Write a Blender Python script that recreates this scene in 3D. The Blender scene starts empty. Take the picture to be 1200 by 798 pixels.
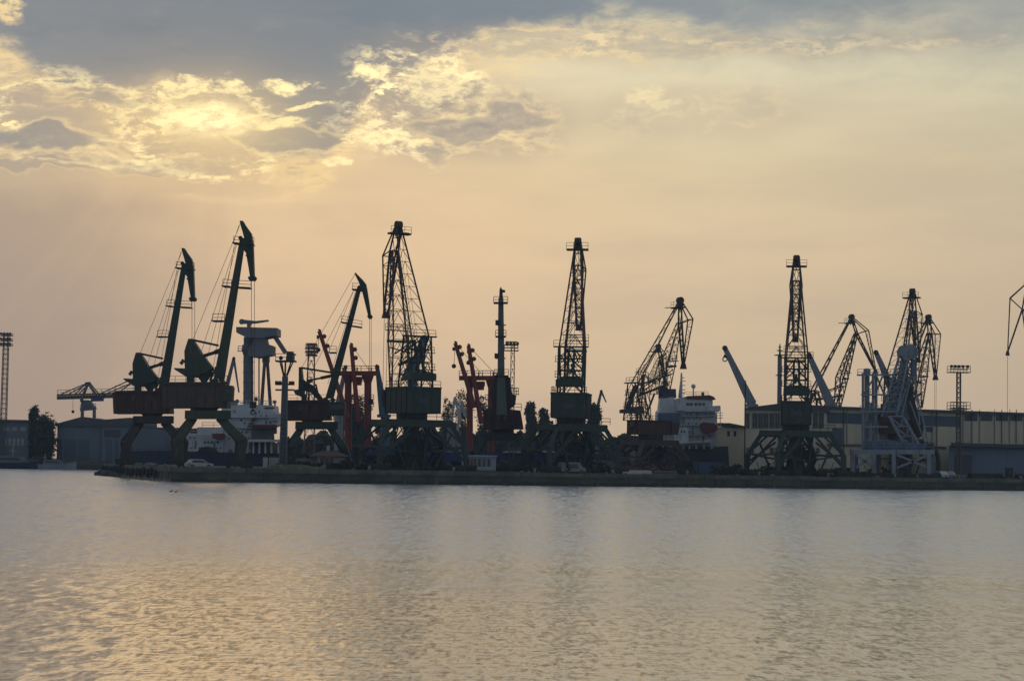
import bpy, math, random
from mathutils import Vector, Matrix
R = math.radians
SC = bpy.context.scene
COL = SC.collection
random.seed(7)

# ---------------------------------------------------------------- camera
FPX = 2333.0                     # focal length for a 1200 px wide frame
CAMH = 4.3
PITCH = math.atan(139 / FPX)
ROLL = R(1.0)
F0 = Vector((0, math.cos(PITCH), math.sin(PITCH)))
_u0 = Vector((0, -math.sin(PITCH), math.cos(PITCH)))
_r0 = Vector((1, 0, 0))
RV = math.cos(ROLL) * _r0 + math.sin(ROLL) * _u0
UV = -math.sin(ROLL) * _r0 + math.cos(ROLL) * _u0
CAM = Vector((0, 0, CAMH))
cd = bpy.data.cameras.new('camera')
cam = bpy.data.objects.new('camera', cd)
COL.objects.link(cam)
cd.sensor_width = 36
cd.lens = 36 * FPX / 1200
cd.clip_end = 20000
cd.clip_start = 0.5
m = Matrix.Identity(4)
for i in range(3):
    m[i][0] = RV[i]; m[i][1] = UV[i]; m[i][2] = -F0[i]; m[i][3] = CAM[i]
cam.matrix_world = m
SC.camera = cam
SC.view_settings.view_transform = 'Standard'
SC.view_settings.look = 'None'
SC.view_settings.exposure = 0.10
SC.view_settings.gamma = 1
SC.render.resolution_x = 1024
SC.render.resolution_y = 680

# ---------------------------------------------------------------- world
def lin(c):
    return tuple((v / 255 / 12.92) if v / 255 <= .04045 else ((v / 255 + .055) / 1.055) ** 2.4 for v in c)

class S:                                        # tiny algebra over shader sockets
    nt = None
    def __init__(s, x): s.x = x
    @staticmethod
    def n(t, **k):
        nd = S.nt.nodes.new(t)
        for a, b in k.items(): setattr(nd, a, b)
        return nd
    @staticmethod
    def put(sock, v):
        if isinstance(v, S): S.nt.links.new(v.x, sock)
        elif v is not None: sock.default_value = v
    @staticmethod
    def m(op, a, b=None, c=None, clamp=False):
        nd = S.n('ShaderNodeMath', operation=op, use_clamp=clamp)
        for i, v in enumerate((a, b, c)): S.put(nd.inputs[i], v)
        return S(nd.outputs[0])
    def __add__(s, o): return S.m('ADD', s, o)
    def __radd__(s, o): return S.m('ADD', o, s)
    def __sub__(s, o): return S.m('SUBTRACT', s, o)
    def __rsub__(s, o): return S.m('SUBTRACT', o, s)
    def __mul__(s, o): return S.m('MULTIPLY', s, o)
    def __rmul__(s, o): return S.m('MULTIPLY', o, s)
    def __truediv__(s, o): return S.m('DIVIDE', s, o)
def clamp01(a): return S.m('ADD', a, 0.0, clamp=True)
def sstep(a, lo, hi):
    nd = S.n('ShaderNodeMapRange', interpolation_type='SMOOTHSTEP')
    S.put(nd.inputs[0], a)
    if lo > hi:
        nd.inputs[1].default_value, nd.inputs[2].default_value = hi, lo
        nd.inputs[3].default_value, nd.inputs[4].default_value = 1, 0
    else:
        nd.inputs[1].default_value, nd.inputs[2].default_value = lo, hi
    return S(nd.outputs[0])
def gauss(x, y, cx, cy, rx, ry):
    a = (x - cx) / rx; b = (y - cy) / ry
    return S.m('EXPONENT', (a * a + b * b) * -1.0)
def noise(x, y, sx, sy, seed, detail=6, rough=.55, dist=0.0, typ='FBM'):
    cx = S.n('ShaderNodeCombineXYZ')
    S.put(cx.inputs[0], x / sx); S.put(cx.inputs[1], y / sy); cx.inputs[2].default_value = seed
    nd = S.n('ShaderNodeTexNoise', noise_type=typ)
    S.nt.links.new(cx.outputs[0], nd.inputs['Vector'])
    nd.inputs['Scale'].default_value = 1
    nd.inputs['Detail'].default_value = detail
    nd.inputs['Roughness'].default_value = rough
    nd.inputs['Distortion'].default_value = dist
    return S(nd.outputs['Fac'])
def curve(a, lo, hi, pts, vmax):                 # scalar curve a -> value through a grey ramp
    nd = S.n('ShaderNodeValToRGB')
    S.put(nd.inputs[0], (a - lo) / (hi - lo))
    el = nd.color_ramp.elements
    while len(el) > 1: el.remove(el[-1])
    for i, (p, v) in enumerate(pts):
        t = (p - lo) / (hi - lo)
        e = el[0] if i == 0 else el.new(t)
        e.position = t
        e.color = (v / vmax,) * 3 + (1,)
    return S(nd.outputs[0]) * vmax
def ramp(a, lo, hi, pts):                        # colour curve, sRGB stops
    nd = S.n('ShaderNodeValToRGB')
    S.put(nd.inputs[0], (a - lo) / (hi - lo))
    el = nd.color_ramp.elements
    while len(el) > 1: el.remove(el[-1])
    for i, (p, c) in enumerate(pts):
        t = (p - lo) / (hi - lo)
        e = el[0] if i == 0 else el.new(t)
        e.position = t
        e.color = lin(c) + (1,)
    return S(nd.outputs[0])
def mixc(f, a, b, mode='MIX'):
    nd = S.n('ShaderNodeMix', data_type='RGBA', blend_type=mode)
    S.put(nd.inputs[0], f)
    for i, v in ((6, a), (7, b)):
        if isinstance(v, tuple): v = v + (1,) if len(v) == 3 else v
        S.put(nd.inputs[i], v)
    return S(nd.outputs[2])

SUN_AZ = math.atan((235 - 600) / FPX)            # the sun sits behind the cloud, left of centre
SUN_EL = R(10.2)

def build_world():
    w = bpy.data.worlds.new('World'); SC.world = w; w.use_nodes = True
    nt = w.node_tree; nt.nodes.clear(); S.nt = nt
    tc = S.n('ShaderNodeTexCoord')
    sp = S.n('ShaderNodeSeparateXYZ'); nt.links.new(tc.outputs['Generated'], sp.inputs[0])
    dx, dy, dz = S(sp.outputs[0]), S(sp.outputs[1]), S(sp.outputs[2])
    # angles on the sky, in units of 1/2333 rad, counted like azimuth from 600 and elevation down from 538
    X = S.m('ARCTAN2', dx, dy) * FPX + 600.0
    Y = S.m('ARCSINE', dz) * (-FPX) + 538.0
    X, Y = X - (Y - 538.0) * -0.0175 * 1.0, Y + (X - 600.0) * 0.0175
    wx = noise(X, Y, 90, 60, 3.1, 3, .5) - .5
    wy = noise(X, Y, 90, 60, 8.7, 3, .5) - .5
    Xw = X + wx * 50.0
    Yw = Y + wy * 30.0
    # ---- thin evening haze
    base = ramp(Y, -1200, 560, [(-1200, (150, 164, 184)), (-500, (158, 166, 178)), (-100, (192, 192, 184)), (30, (226, 219, 190)),
                                (110, (233, 220, 184)), (200, (228, 208, 170)), (300, (230, 204, 168)), (400, (223, 197, 163)),
                                (480, (215, 190, 162)), (560, (208, 184, 158))])
    tint = ramp(X, -600, 1800, [(-600, (190, 194, 206)), (0, (220, 218, 226)), (130, (232, 228, 230)), (300, (252, 244, 242)), (520, (255, 250, 246)),
                                (800, (249, 249, 247)), (1000, (241, 242, 242)), (1200, (230, 233, 237)), (1800, (200, 206, 214))])
    c = mixc(1.0, base, tint, 'MULTIPLY')
    glow = gauss(X, Y, 230, 150, 260, 150)
    glow2 = gauss(X, Y, 400, 230, 420, 120)
    c = mixc(glow * .38, c, lin((250, 214, 158)))
    c = mixc(glow2 * .22, c, lin((232, 196, 150)))
    # soft veils low over the left
    veil = sstep(noise(X, Y, 300, 60, 1.3, 4), .42, .68)
    c = mixc(veil * .16, c, lin((160, 148, 140)))
    leftveil = sstep(Y + wy * 60.0 + wx * 50.0, 205, 262) * sstep(X + wx * 160.0, 330, 60)
    c = mixc(leftveil * .62, c, lin((165, 146, 132)))
    edge = gauss(Yw, Y, 238, 0, 5, 1e6) * sstep(X, 150, 230) * sstep(X, 400, 330)
    c = mixc(edge * .35, c, lin((250, 215, 165)))
    # rays below the hidden sun
    ang = S.m('ARCTAN2', X - 235.0, Y - 90.0)
    ray = noise(ang, 0.0, .19, 1, 5.5, 2)
    rm = sstep(Y, 170, 240) * sstep(Y, 520, 300) * sstep(X, 1000, 500)
    c = mixc(clamp01((ray - .46) * 1.2) * rm * .46, c, lin((248, 212, 164)))
    c = mixc(clamp01((.5 - ray) * 1.2) * rm * .2, c, lin((170, 148, 132)))

    # ---- cloud deck
    nf = noise(X + wx * 30.0, Y + wy * 20.0, 17, 7.5, 61.3, 9, .66)
    bd = curve(X, -600, 1800, [(-600, 80), (-100, 58), (0, 70), (40, 100), (110, 118), (200, 120), (260, 142), (310, 186), (372, 178),
                               (425, 112), (490, 76), (560, 50), (640, 30), (740, 26), (820, 36), (1000, 46), (1200, 44), (1800, 60)], 300)
    nA = noise(Xw, Yw, 110, 50, 2.2, 8, .6) - .5
    fld = (bd + 30.0 - Y) / 60.0 + nA * 2.1                 # > 0 inside the deck
    softr = sstep(X, 640, 860)
    deck = sstep(fld, -.1, .85)
    deckR = sstep(fld, -.75, 1.0)
    deck = deck * (1.0 - softr) + deckR * softr
    deck = deck * sstep(Y, -260, -10)
    deckcol = ramp(X, -600, 1800, [(-600, (112, 118, 126)), (0, (134, 138, 142)), (200, (128, 134, 140)), (430, (120, 130, 139)), (640, (126, 135, 143)),
                                   (850, (144, 150, 152)), (1200, (164, 164, 156)), (1800, (140, 144, 146))])
    dn = noise(Xw, Yw, 240, 60, 6.6, 8, .6)
    n0 = noise(Xw, Yw, 70, 18, 16.6, 6, .6)
    deckcol = mixc(sstep(dn, .50, .78) * .35, deckcol, lin((150, 151, 148)))
    deckcol = mixc(sstep(dn, .50, .25) * .45, deckcol, lin((108, 117, 128)))
    deckcol = mixc(sstep(n0, .50, .72) * .20, deckcol, lin((156, 155, 150)))
    # bright rim where the deck thins towards the sun
    near = gauss(X, Y, 260, 110, 520, 210)
    c = mixc(sstep(fld, -1.1, .1) * near * .12, c, lin((240, 208, 158)))
    c = mixc(deck * .98, c, deckcol)
    rim = sstep(fld, -.35, .12) * sstep(fld, .7, .2)
    c = mixc(rim * clamp01(near * 1.1) * (sstep(nf, .36, .58) * .75 + .15), c, lin((253, 220, 158)))
    # high gold window in the upper left corner
    tl = gauss(Xw, Yw, 0, 20, 20, 30) + (nf - .5) * .9
    c = mixc(sstep(tl + nA * .7, .35, .75) * (sstep(nf, .38, .56) * .7 + .2), c, lin((250, 220, 160)))

    # ---- broken, sunlit cloud under the deck (two fields) and faint puffs to the right
    fields = {}
    for key, sx, sy, seed in (('a', 80, 20, 4.4), ('b', 52, 26, 21.7)):
        fields[key] = (noise(Xw, Yw, sx, sy, seed, 9, .62), noise(Xw, Yw, sx * 1.5, sy * 1.7, seed + 9, 5, .55))
    under = lin((182, 164, 144))
    def lace(c, cx, cy, rx, ry, key, amt, lit, dark, th=.5, hol=.5):
        msk = gauss(X + wx * 60.0, Y + wy * 30.0, cx, cy, rx, ry)
        n1, n2 = fields[key]
        v1 = n1 * .9 + msk * .32; v2 = n2 * .9 + msk * .28
        dk = sstep(v2, th + .18, th + .32) * sstep(msk, .15, .5)
        b = sstep(v1, th + .19, th + .38) * sstep(msk, .10, .5) * (sstep(nf, .42, .56) * .85 + .15)
        core = sstep(v1, th + .27, th + .44) * sstep(msk, .2, .6) * sstep(nf, .45, .55)
        rimn = sstep(v2, th + .11, th + .19) * sstep(v2, th + .27, th + .19) * sstep(nf, .40, .58)
        c = mixc(sstep(msk, .1, .7) * hol * .75, c, under)
        c = mixc(b * amt * .75, c, lit[0])
        c = mixc(dk * hol, c, dark)
        c = mixc(clamp01(core + rimn * .75) * sstep(msk, .15, .55) * amt, c, lit[1])
        return c
    hi = lambda c_, k_: tuple(v * k_ for v in lin(c_))
    gold = (lin((244, 202, 142)), hi((255, 234, 172), 1.36))
    gcore = gauss(X, Y, 235, 150, 95, 42)
    c = lace(c, 60, 160, 190, 62, 'a', .75, gold, lin((168, 158, 146)), .47, .6)
    c = lace(c, 235, 162, 105, 66, 'a', .9, gold, lin((172, 160, 146)), .45, .55)
    c = lace(c, 470, 122, 92, 66, 'b', .95, (lin((248, 214, 158)), hi((255, 234, 178), 1.32)), lin((150, 148, 146)), .44, .6)
    c = lace(c, 570, 150, 90, 42, 'b', .6, (lin((242, 212, 162)), lin((250, 222, 172))), lin((170, 160, 148)), .46, .75)
    c = lace(c, 650, 52, 210, 22, 'a', .6, (lin((236, 214, 168)), lin((246, 222, 176))), lin((176, 172, 158)), .46, .4)
    c = lace(c, 800, 135, 150, 36, 'b', .3, (lin((236, 214, 170)), lin((244, 218, 174))), lin((194, 182, 156)), .5, .4)
    c = lace(c, 960, 62, 200, 15, 'a', .35, (lin((232, 212, 172)), lin((238, 216, 176))), lin((186, 180, 162)), .47, .3)
    # individual dark slabs
    sn = noise(X, Y, 46, 17, 7.9, 7, .62) - .5
    for (cx, cy, rx, ry, a) in ((45, 176, 85, 14, .9), (322, 166, 55, 17, .9), (130, 128, 55, 9, .5), (560, 148, 62, 19, .55), (150, 198, 50, 10, .35), (30, 205, 60, 10, .4)):
        g = gauss(X + wx * 170.0, Y + wy * 90.0, cx, cy, rx, ry) + sn * .85 + (nf - .5) * .45
        gm = gauss(X, Y, cx, cy, rx * 1.7, ry * 1.9)
        e = sstep(g, .30, .60) * sstep(gm, .1, .4)
        r_ = sstep(g, .12, .32) * sstep(g, .56, .34) * sstep(gm, .1, .5)
        c = mixc(r_ * a * .5 * clamp01(near + .15), c, lin((255, 228, 170)))
        c = mixc(e * a, c, lin((152, 148, 143)))
    # small gold puffs
    pn = noise(X, Y, 20, 9, 3.3, 7, .66) - .5
    for (cx, cy, rx, ry, a) in ((326, 96, 32, 9, 1), (408, 92, 26, 15, 1), (352, 126, 22, 5, .9), (258, 103, 26, 8, .9), (200, 106, 34, 10, .8), (378, 197, 17, 10, .8), (315, 146, 55, 7, .8), (745, 112, 26, 14, .28), (770, 128, 20, 10, .2), (212, 138, 42, 14, 1), (500, 95, 50, 26, .6), (440, 165, 60, 14, .8)):
        g = gauss(X + wx * 70.0, Y + wy * 60.0, cx, cy, rx, ry)
        e = sstep(g + pn * 2.0, .30, .80) * sstep(g, .12, .4)
        c = mixc(e * a * (sstep(nf, .36, .54) * .6 + .4), c, hi((255, 232, 172), 1.30))
    c = mixc(gcore * .40, c, hi((255, 226, 150), 1.15))
    c = mixc(gauss(X + wx * 30.0, Y + wy * 20.0, 236, 146, 42, 17) * (sstep(nf, .34, .56) * .7 + .3) * .85, c, hi((255, 240, 186), 1.42))
    c = mixc(gauss(X, Y, 235, 165, 210, 95) * .20, c, lin((250, 206, 140)))
    # strength of the evening cloud away from the view; the open sky behind is the physical sky
    sky = S.n('ShaderNodeTexSky', sky_type='NISHITA', sun_disc=False)
    sky.sun_elevation = SUN_EL; sky.sun_rotation = SUN_AZ
    sky.air_density = 1.3; sky.dust_density = 2.5
    cc = S.n('ShaderNodeVectorMath', operation='SCALE')
    nt.links.new(sky.outputs[0], cc.inputs[0]); cc.inputs[3].default_value = BACK
    back = S(cc.outputs[0])
    back = mixc(.8, back, lin((143, 152, 163)))
    f = sstep(dy, .55, -.15)
    c = mixc(f, c, back)
    c = mixc(sstep(dz, -.0, -.06), c, lin((40, 46, 50)))
    bg = S.n('ShaderNodeBackground'); S.put(bg.inputs[0], c); bg.inputs[1].default_value = 1.0
    out = S.n('ShaderNodeOutputWorld'); nt.links.new(bg.outputs[0], out.inputs[0])
BACK = 0.035
build_world()
sd = bpy.data.lights.new('sun', 'SUN'); sd.energy = 0.010; sd.angle = R(8); sd.color = (1, .60, .24)
so = bpy.data.objects.new('sun', sd); COL.objects.link(so)
sdir = Vector((math.sin(SUN_AZ) * math.cos(SUN_EL), math.cos(SUN_AZ) * math.cos(SUN_EL), math.sin(SUN_EL)))
so.rotation_euler = sdir.to_track_quat('Z', 'Y').to_euler()
so.location = sdir * 900

# ---------------------------------------------------------------- picture measurements -> places
def ray(px, py): return F0 + RV * ((px - 600) / FPX) + UV * ((399 - py) / FPX)
def W(px, py, D):                                # point seen at (px,py) that stands at ground distance D
    d = ray(px, py); return CAM + d * (D / d.y)
def G(px, D, z=2.0):                             # ground point at distance D seen in column px
    dz = z - CAMH
    vf = D * math.cos(PITCH) + dz * math.sin(PITCH)
    o = (-D * math.sin(PITCH) + dz * math.cos(PITCH)) * math.sin(ROLL)
    return Vector((((px - 600) / FPX * vf - o) / math.cos(ROLL), D, z))
def Z(px, py, D): return W(px, py, D).z
QZ = 2.0
Q1 = G(200, 304, 0); Q2 = G(1150, 376, 0)
QD = (Q2 - Q1).normalized(); QN = Vector((-QD.y, QD.x, 0))   # along the quay, and away from the camera
def QF(px, back=0.0, z=QZ):                      # ground point on the quay in column px, 'back' metres behind its edge
    lo, hi = 200.0, 900.0
    for _ in range(40):
        D = (lo + hi) / 2
        p = G(px, D, z)
        if (p - Q1).dot(QN) < back: lo = D
        else: hi = D
    return G(px, (lo + hi) / 2, z)
def WPL(px, py, org, nrm):                       # point seen at (px,py) on a vertical plane
    d = ray(px, py); return CAM + d * ((org - CAM).dot(nrm) / d.dot(nrm))

# ---------------------------------------------------------------- materials
MATS = {}
def mat(name, col, rough=.6, metal=0.0, col2=None, sc=.6, amt=.5, bump=.15, spec=.4, streak=False, rust=0.0, emit=None):
    if name in MATS: return MATS[name]
    m = bpy.data.materials.new(name); m.use_nodes = True; nt = m.node_tree; S.nt = nt
    b = nt.nodes['Principled BSDF']
    tc = S.n('ShaderNodeTexCoord'); mp = S.n('ShaderNodeMapping')
    nt.links.new(tc.outputs['Object'], mp.inputs[0])
    mp.inputs['Scale'].default_value = (sc, sc, sc * (.22 if streak else 1))
    n1 = S.n('ShaderNodeTexNoise'); nt.links.new(mp.outputs[0], n1.inputs['Vector'])
    n1.inputs['Scale'].default_value = 1; n1.inputs['Detail'].default_value = 7; n1.inputs['Roughness'].default_value = .65
    f = sstep(S(n1.outputs['Fac']), .32, .68)
    c2 = col2 or tuple(v * .6 for v in col)
    c = mixc(f * amt, tuple(col), tuple(c2))
    if rust:
        n2 = S.n('ShaderNodeTexNoise'); nt.links.new(mp.outputs[0], n2.inputs['Vector'])
        n2.inputs['Scale'].default_value = 2.3; n2.inputs['Detail'].default_value = 8; n2.inputs['Roughness'].default_value = .7
        c = mixc(sstep(S(n2.outputs['Fac']), .62 - rust * .25, .72 - rust * .2) * .85, c, (.11, .045, .022))
    S.put(b.inputs['Base Color'], c)
    b.inputs['Roughness'].default_value = rough; b.inputs['Metallic'].default_value = metal
    b.inputs['Specular IOR Level'].default_value = spec
    if bump:
        bp = S.n('ShaderNodeBump'); bp.inputs['Strength'].default_value = bump; bp.inputs['Distance'].default_value = .05
        nt.links.new(n1.outputs['Fac'], bp.inputs['Height']); nt.links.new(bp.outputs[0], b.inputs['Normal'])
    if emit:
        b.inputs['Emission Color'].default_value = emit + (1,); b.inputs['Emission Strength'].default_value = 1
    MATS[name] = m
    return m
GREEN = mat('crane_green', (.028, .043, .022), .55, 0, (.018, .030, .024), rust=.35, streak=True)
GREEND = mat('crane_dark_green', (.018, .036, .026), .55, 0, (.014, .026, .020), rust=.15, streak=True)
DARK = mat('dark_steel', (.022, .022, .020), .6, 0, (.035, .028, .022), rust=.25)
RUSTY = mat('rusty_house', (.070, .032, .022), .7, 0, (.035, .026, .024), rust=.5, streak=True)
BROWN = mat('brown_steel', (.060, .040, .032), .65, 0, (.035, .026, .024), rust=.4)
RED = mat('red_paint', (.20, .028, .016), .55, 0, (.12, .02, .016), rust=.2, streak=True)
WHITE = mat('ship_white', (.50, .535, .57), .5, 0, (.30, .32, .34), rust=.12, streak=True)
OFFW = mat('off_white', (.42, .43, .42), .6, 0, (.28, .28, .27), streak=True)
BLUE = mat('port_blue', (.075, .12, .20), .55, 0, (.05, .08, .13), rust=.1, streak=True)
PBLUE = mat('pale_blue', (.19, .225, .27), .55, 0, (.12, .145, .175), rust=.3, streak=True)
NAVY = mat('navy_hull', (.012, .020, .055), .5, 0, (.010, .014, .032), rust=.1, streak=True)
BHULL = mat('blue_hull', (.012, .032, .12), .5, 0, (.010, .020, .07), rust=.1, streak=True)
GREY = mat('shipyard_grey', (.13, .14, .16), .6, 0, (.09, .10, .12), rust=.15, streak=True)
GALV = mat('galvanised', (.12, .115, .11), .55, .3, (.08, .075, .07))
CABLE = mat('cable_steel', (.05, .045, .04), .6, .2, bump=0)
GLASS = mat('dark_window', (.02, .025, .03), .12, 0, (.03, .035, .04), bump=0, spec=.5)
CONC = mat('quay_concrete', (.085, .084, .070), .85, 0, (.030, .034, .028), sc=.25, amt=.85, bump=.4, streak=False)
CONCD = mat('wet_concrete', (.055, .055, .05), .7, 0, (.03, .032, .03), sc=.5, bump=.4)
CAP = mat('quay_cap', (.12, .115, .095), .85, 0, (.05, .05, .042), sc=.35, amt=.85, bump=.4)
EARTH = mat('ground_earth', (.07, .066, .055), .95, 0, (.04, .045, .032), sc=.12, bump=.5)
GRASS = mat('dry_grass', (.10, .11, .05), .95, 0, (.06, .075, .035), sc=.6, bump=.5)
RUBBER = mat('tyre_rubber', (.022, .022, .022), .85, 0, (.035, .033, .03))
WALL = mat('warehouse_wall', (.56, .50, .37), .85, 0, (.38, .345, .27), sc=.25, amt=.8, streak=True)
WALLG = mat('grey_wall', (.20, .20, .19), .85, 0, (.15, .15, .145), sc=.25, streak=True)
WALLB = mat('blue_grey_wall', (.13, .16, .20), .8, 0, (.09, .115, .14), sc=.25, streak=True)
ROOF = mat('roof_sheet', (.07, .072, .08), .7, 0, (.05, .05, .055), sc=.3, rust=.1)
ROOFBR = mat('roof_tile', (.12, .07, .05), .85, 0, (.08, .05, .04), sc=.8)
BAND = mat('band_panel', (.065, .09, .125), .5, 0, (.05, .065, .09), sc=.3, streak=True)
PANEL = mat('blue_panel', (.12, .165, .23), .6, 0, (.09, .12, .17), sc=.3, streak=True)
BARK = mat('bark', (.06, .05, .04), .9)
STONE = mat('stone', (.17, .165, .15), .9, 0, (.14, .135, .125), sc=1.5, bump=.6)
LAMPM = mat('lamp_housing', (.06, .06, .06), .5, .2)
ORANGE = mat('lifeboat_red', (.13, .022, .018), .5, 0, (.08, .02, .016))

# ---------------------------------------------------------------- mesh builder
class MB:
    def __init__(s): s.v = []; s.f = []
    def quad8(s, P):                              # 8 corners: bottom ring 0-3, top ring 4-7
        k = len(s.v); s.v += [Vector(p) for p in P]
        for f in ((3, 2, 1, 0), (4, 5, 6, 7), (0, 1, 5, 4), (1, 2, 6, 5), (2, 3, 7, 6), (3, 0, 4, 7)):
            s.f.append(tuple(k + i for i in f))
        return s
    def box(s, c, x, y, z, ux=Vector((1, 0, 0)), uy=None, uz=Vector((0, 0, 1))):   # centre of base, full sizes
        uy = uy or uz.cross(ux)
        c = Vector(c); P = []
        for zz in (0, z):
            for a, b in ((-1, -1), (1, -1), (1, 1), (-1, 1)):
                P.append(c + ux * (a * x / 2) + uy * (b * y / 2) + uz * zz)
        return s.quad8(P)
    def bar(s, a, b, w, h=None, w2=None, h2=None, up=Vector((0, 0, 1))):
        a, b = Vector(a), Vector(b); h = h or w; w2 = w2 or w; h2 = h2 or (w2 if h == w else h)
        d = (b - a)
        if d.length < 1e-6: return s
        d.normalize()
        if abs(d.dot(up)) > .98: up = Vector((0, 1, 0))
        x = d.cross(up).normalized(); y = x.cross(d)
        P = []
        for p, ww, hh in ((a, w, h), (b, w2, h2)):
            for i, j in ((-1, -1), (1, -1), (1, 1), (-1, 1)):
                P.append(p + x * (i * ww / 2) + y * (j * hh / 2))
        return s.quad8(P)
    def tube(s, a, b, r, n=8, r2=None, cap=True):
        a, b = Vector(a), Vector(b); r2 = r if r2 is None else r2
        d = (b - a)
        if d.length < 1e-6: return s
        d.normalize()
        up = Vector((0, 0, 1)) if abs(d.z) < .95 else Vector((0, 1, 0))
        x = d.cross(up).normalized(); y = x.cross(d)
        k = len(s.v)
        for p, rr in ((a, r), (b, r2)):
            for i in range(n):
                t = 2 * math.pi * i / n
                s.v.append(p + x * (rr * math.cos(t)) + y * (rr * math.sin(t)))
        for i in range(n):
            j = (i + 1) % n
            s.f.append((k + i, k + j, k + n + j, k + n + i))
        if cap:
            s.f.append(tuple(k + i for i in reversed(range(n)))); s.f.append(tuple(k + n + i for i in range(n)))
        return s
    def path(s, pts, r, n=6):
        for a, b in zip(pts, pts[1:]): s.tube(a, b, r, n)
        return s
    def prism(s, pts, dv):                        # closed outline extruded by +-dv/2
        k = len(s.v); n = len(pts); dv = Vector(dv)
        for sg in (-.5, .5):
            for p in pts: s.v.append(Vector(p) + dv * sg)
        s.f.append(tuple(k + i for i in range(n))); s.f.append(tuple(k + n + i for i in reversed(range(n))))
        for i in range(n):
            j = (i + 1) % n
            s.f.append((k + i, k + n + i, k + n + j, k + j))
        return s
    def ball(s, c, r, sx=1, sy=1, sz=1, nu=10, nv=6, jit=0):
        c = Vector(c); k = len(s.v)
        for j in range(nv + 1):
            ph = math.pi * j / nv
            for i in range(nu):
                t = 2 * math.pi * i / nu; q = 1 + random.uniform(-jit, jit)
                s.v.append(c + Vector((r * sx * math.sin(ph) * math.cos(t), r * sy * math.sin(ph) * math.sin(t), r * sz * math.cos(ph))) * q)
        for j in range(nv):
            for i in range(nu):
                a = k + j * nu + i; b = k + j * nu + (i + 1) % nu
                s.f.append((a, b, b + nu, a + nu))
        return s
    def torus(s, c, R_, r, ax, n=16, m_=8):
        c = Vector(c); ax = Vector(ax).normalized()
        u = ax.cross(Vector((0, 0, 1))).normalized(); v = ax.cross(u); k = len(s.v)
        for i in range(n):
            t = 2 * math.pi * i / n; d = u * math.cos(t) + v * math.sin(t)
            for j in range(m_):
                p = 2 * math.pi * j / m_
                s.v.append(c + d * (R_ + r * math.cos(p)) + ax * (r * math.sin(p)))
        for i in range(n):
            for j in range(m_):
                a = k + i * m_ + j; b = k + i * m_ + (j + 1) % m_
                a2 = k + ((i + 1) % n) * m_ + j; b2 = k + ((i + 1) % n) * m_ + (j + 1) % m_
                s.f.append((a, b, b2, a2))
        return s
    def rail(s, pts, h=1.1, r=.05, step=1.6):     # hand rail along a run of points
        for a, b in zip(pts, pts[1:]):
            a, b = Vector(a), Vector(b); n = max(1, int((b - a).length / step))
            for q in (h, h * .5): s.tube(a + Vector((0, 0, q)), b + Vector((0, 0, q)), r, 4)
            for i in range(n + 1):
                p = a.lerp(b, i / n); s.tube(p, p + Vector((0, 0, h)), r, 4)
        return s
    def lattice(s, A, B, n, rc, rl, x=True):      # A, B: rings of chord points; lacing between neighbouring chords
        m_ = len(A); A = [Vector(p) for p in A]; B = [Vector(p) for p in B]
        for i in range(m_): s.tube(A[i], B[i], rc, 6)
        prs = [(i, (i + 1) % m_) for i in range(m_)] if m_ > 2 else [(0, 1)]
        for i, j in prs:
            for k in range(n):
                t0, t1 = k / n, (k + 1) / n
                a0, a1, b0, b1 = A[i].lerp(B[i], t0), A[i].lerp(B[i], t1), A[j].lerp(B[j], t0), A[j].lerp(B[j], t1)
                s.tube(a1, b1, rl, 4)
                if k == 0: s.tube(a0, b0, rl, 4)
                if x: mid = a1.lerp(b1, .5); s.tube(a0, mid, rl, 4); s.tube(b0, mid, rl, 4)
                elif k % 2: s.tube(a0, b1, rl, 4)
                else: s.tube(b0, a1, rl, 4)
        return s

def mesh_obj(name, mb, material, off=Vector((0, 0, 0)), smooth=False):
    me = bpy.data.meshes.new(name)
    me.from_pydata([tuple(v - off) for v in mb.v], [], mb.f)
    me.materials.append(material); me.update()
    if smooth:
        for p in me.polygons: p.use_smooth = True
    o = bpy.data.objects.new(name, me); COL.objects.link(o)
    return o
class Thing:
    def __init__(s, name, label, cat, base, group=None):
        s.b = Vector(base)
        s.o = bpy.data.objects.new(name, None); COL.objects.link(s.o)
        s.o.location = s.b; s.o['label'] = label; s.o['category'] = cat
        s.o.empty_display_size = .5
        if group: s.o['group'] = group
    def part(s, name, mb, material, parent=None, label=None, smooth=False):
        o = mesh_obj(name, mb, material, s.b, smooth)
        o.parent = parent or s.o
        if label: o['label'] = label
        return o
def single(name, mb, material, label, cat, group=None, base=None, smooth=False):
    base = Vector(base) if base is not None else sum(mb.v, Vector()) / len(mb.v)
    o = mesh_obj(name, mb, material, base, smooth); o.location = base
    o['label'] = label; o['category'] = cat
    if group: o['group'] = group
    return o
def struct(name, mb, material, kind='structure'):
    o = mesh_obj(name, mb, material); o['kind'] = kind; return o
def copy_thing(o, loc, label=None, rz=None):
    c = o.copy(); COL.objects.link(c); c.location = loc
    if rz is not None: c.rotation_euler[2] = rz
    if label: c['label'] = label
    for ch in o.children:
        d = ch.copy(); COL.objects.link(d); d.parent = c
        for g in ch.children:
            e = g.copy(); COL.objects.link(e); e.parent = d
    return c
UP = Vector((0, 0, 1))
YV = Vector((0, 1, 0))

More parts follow.
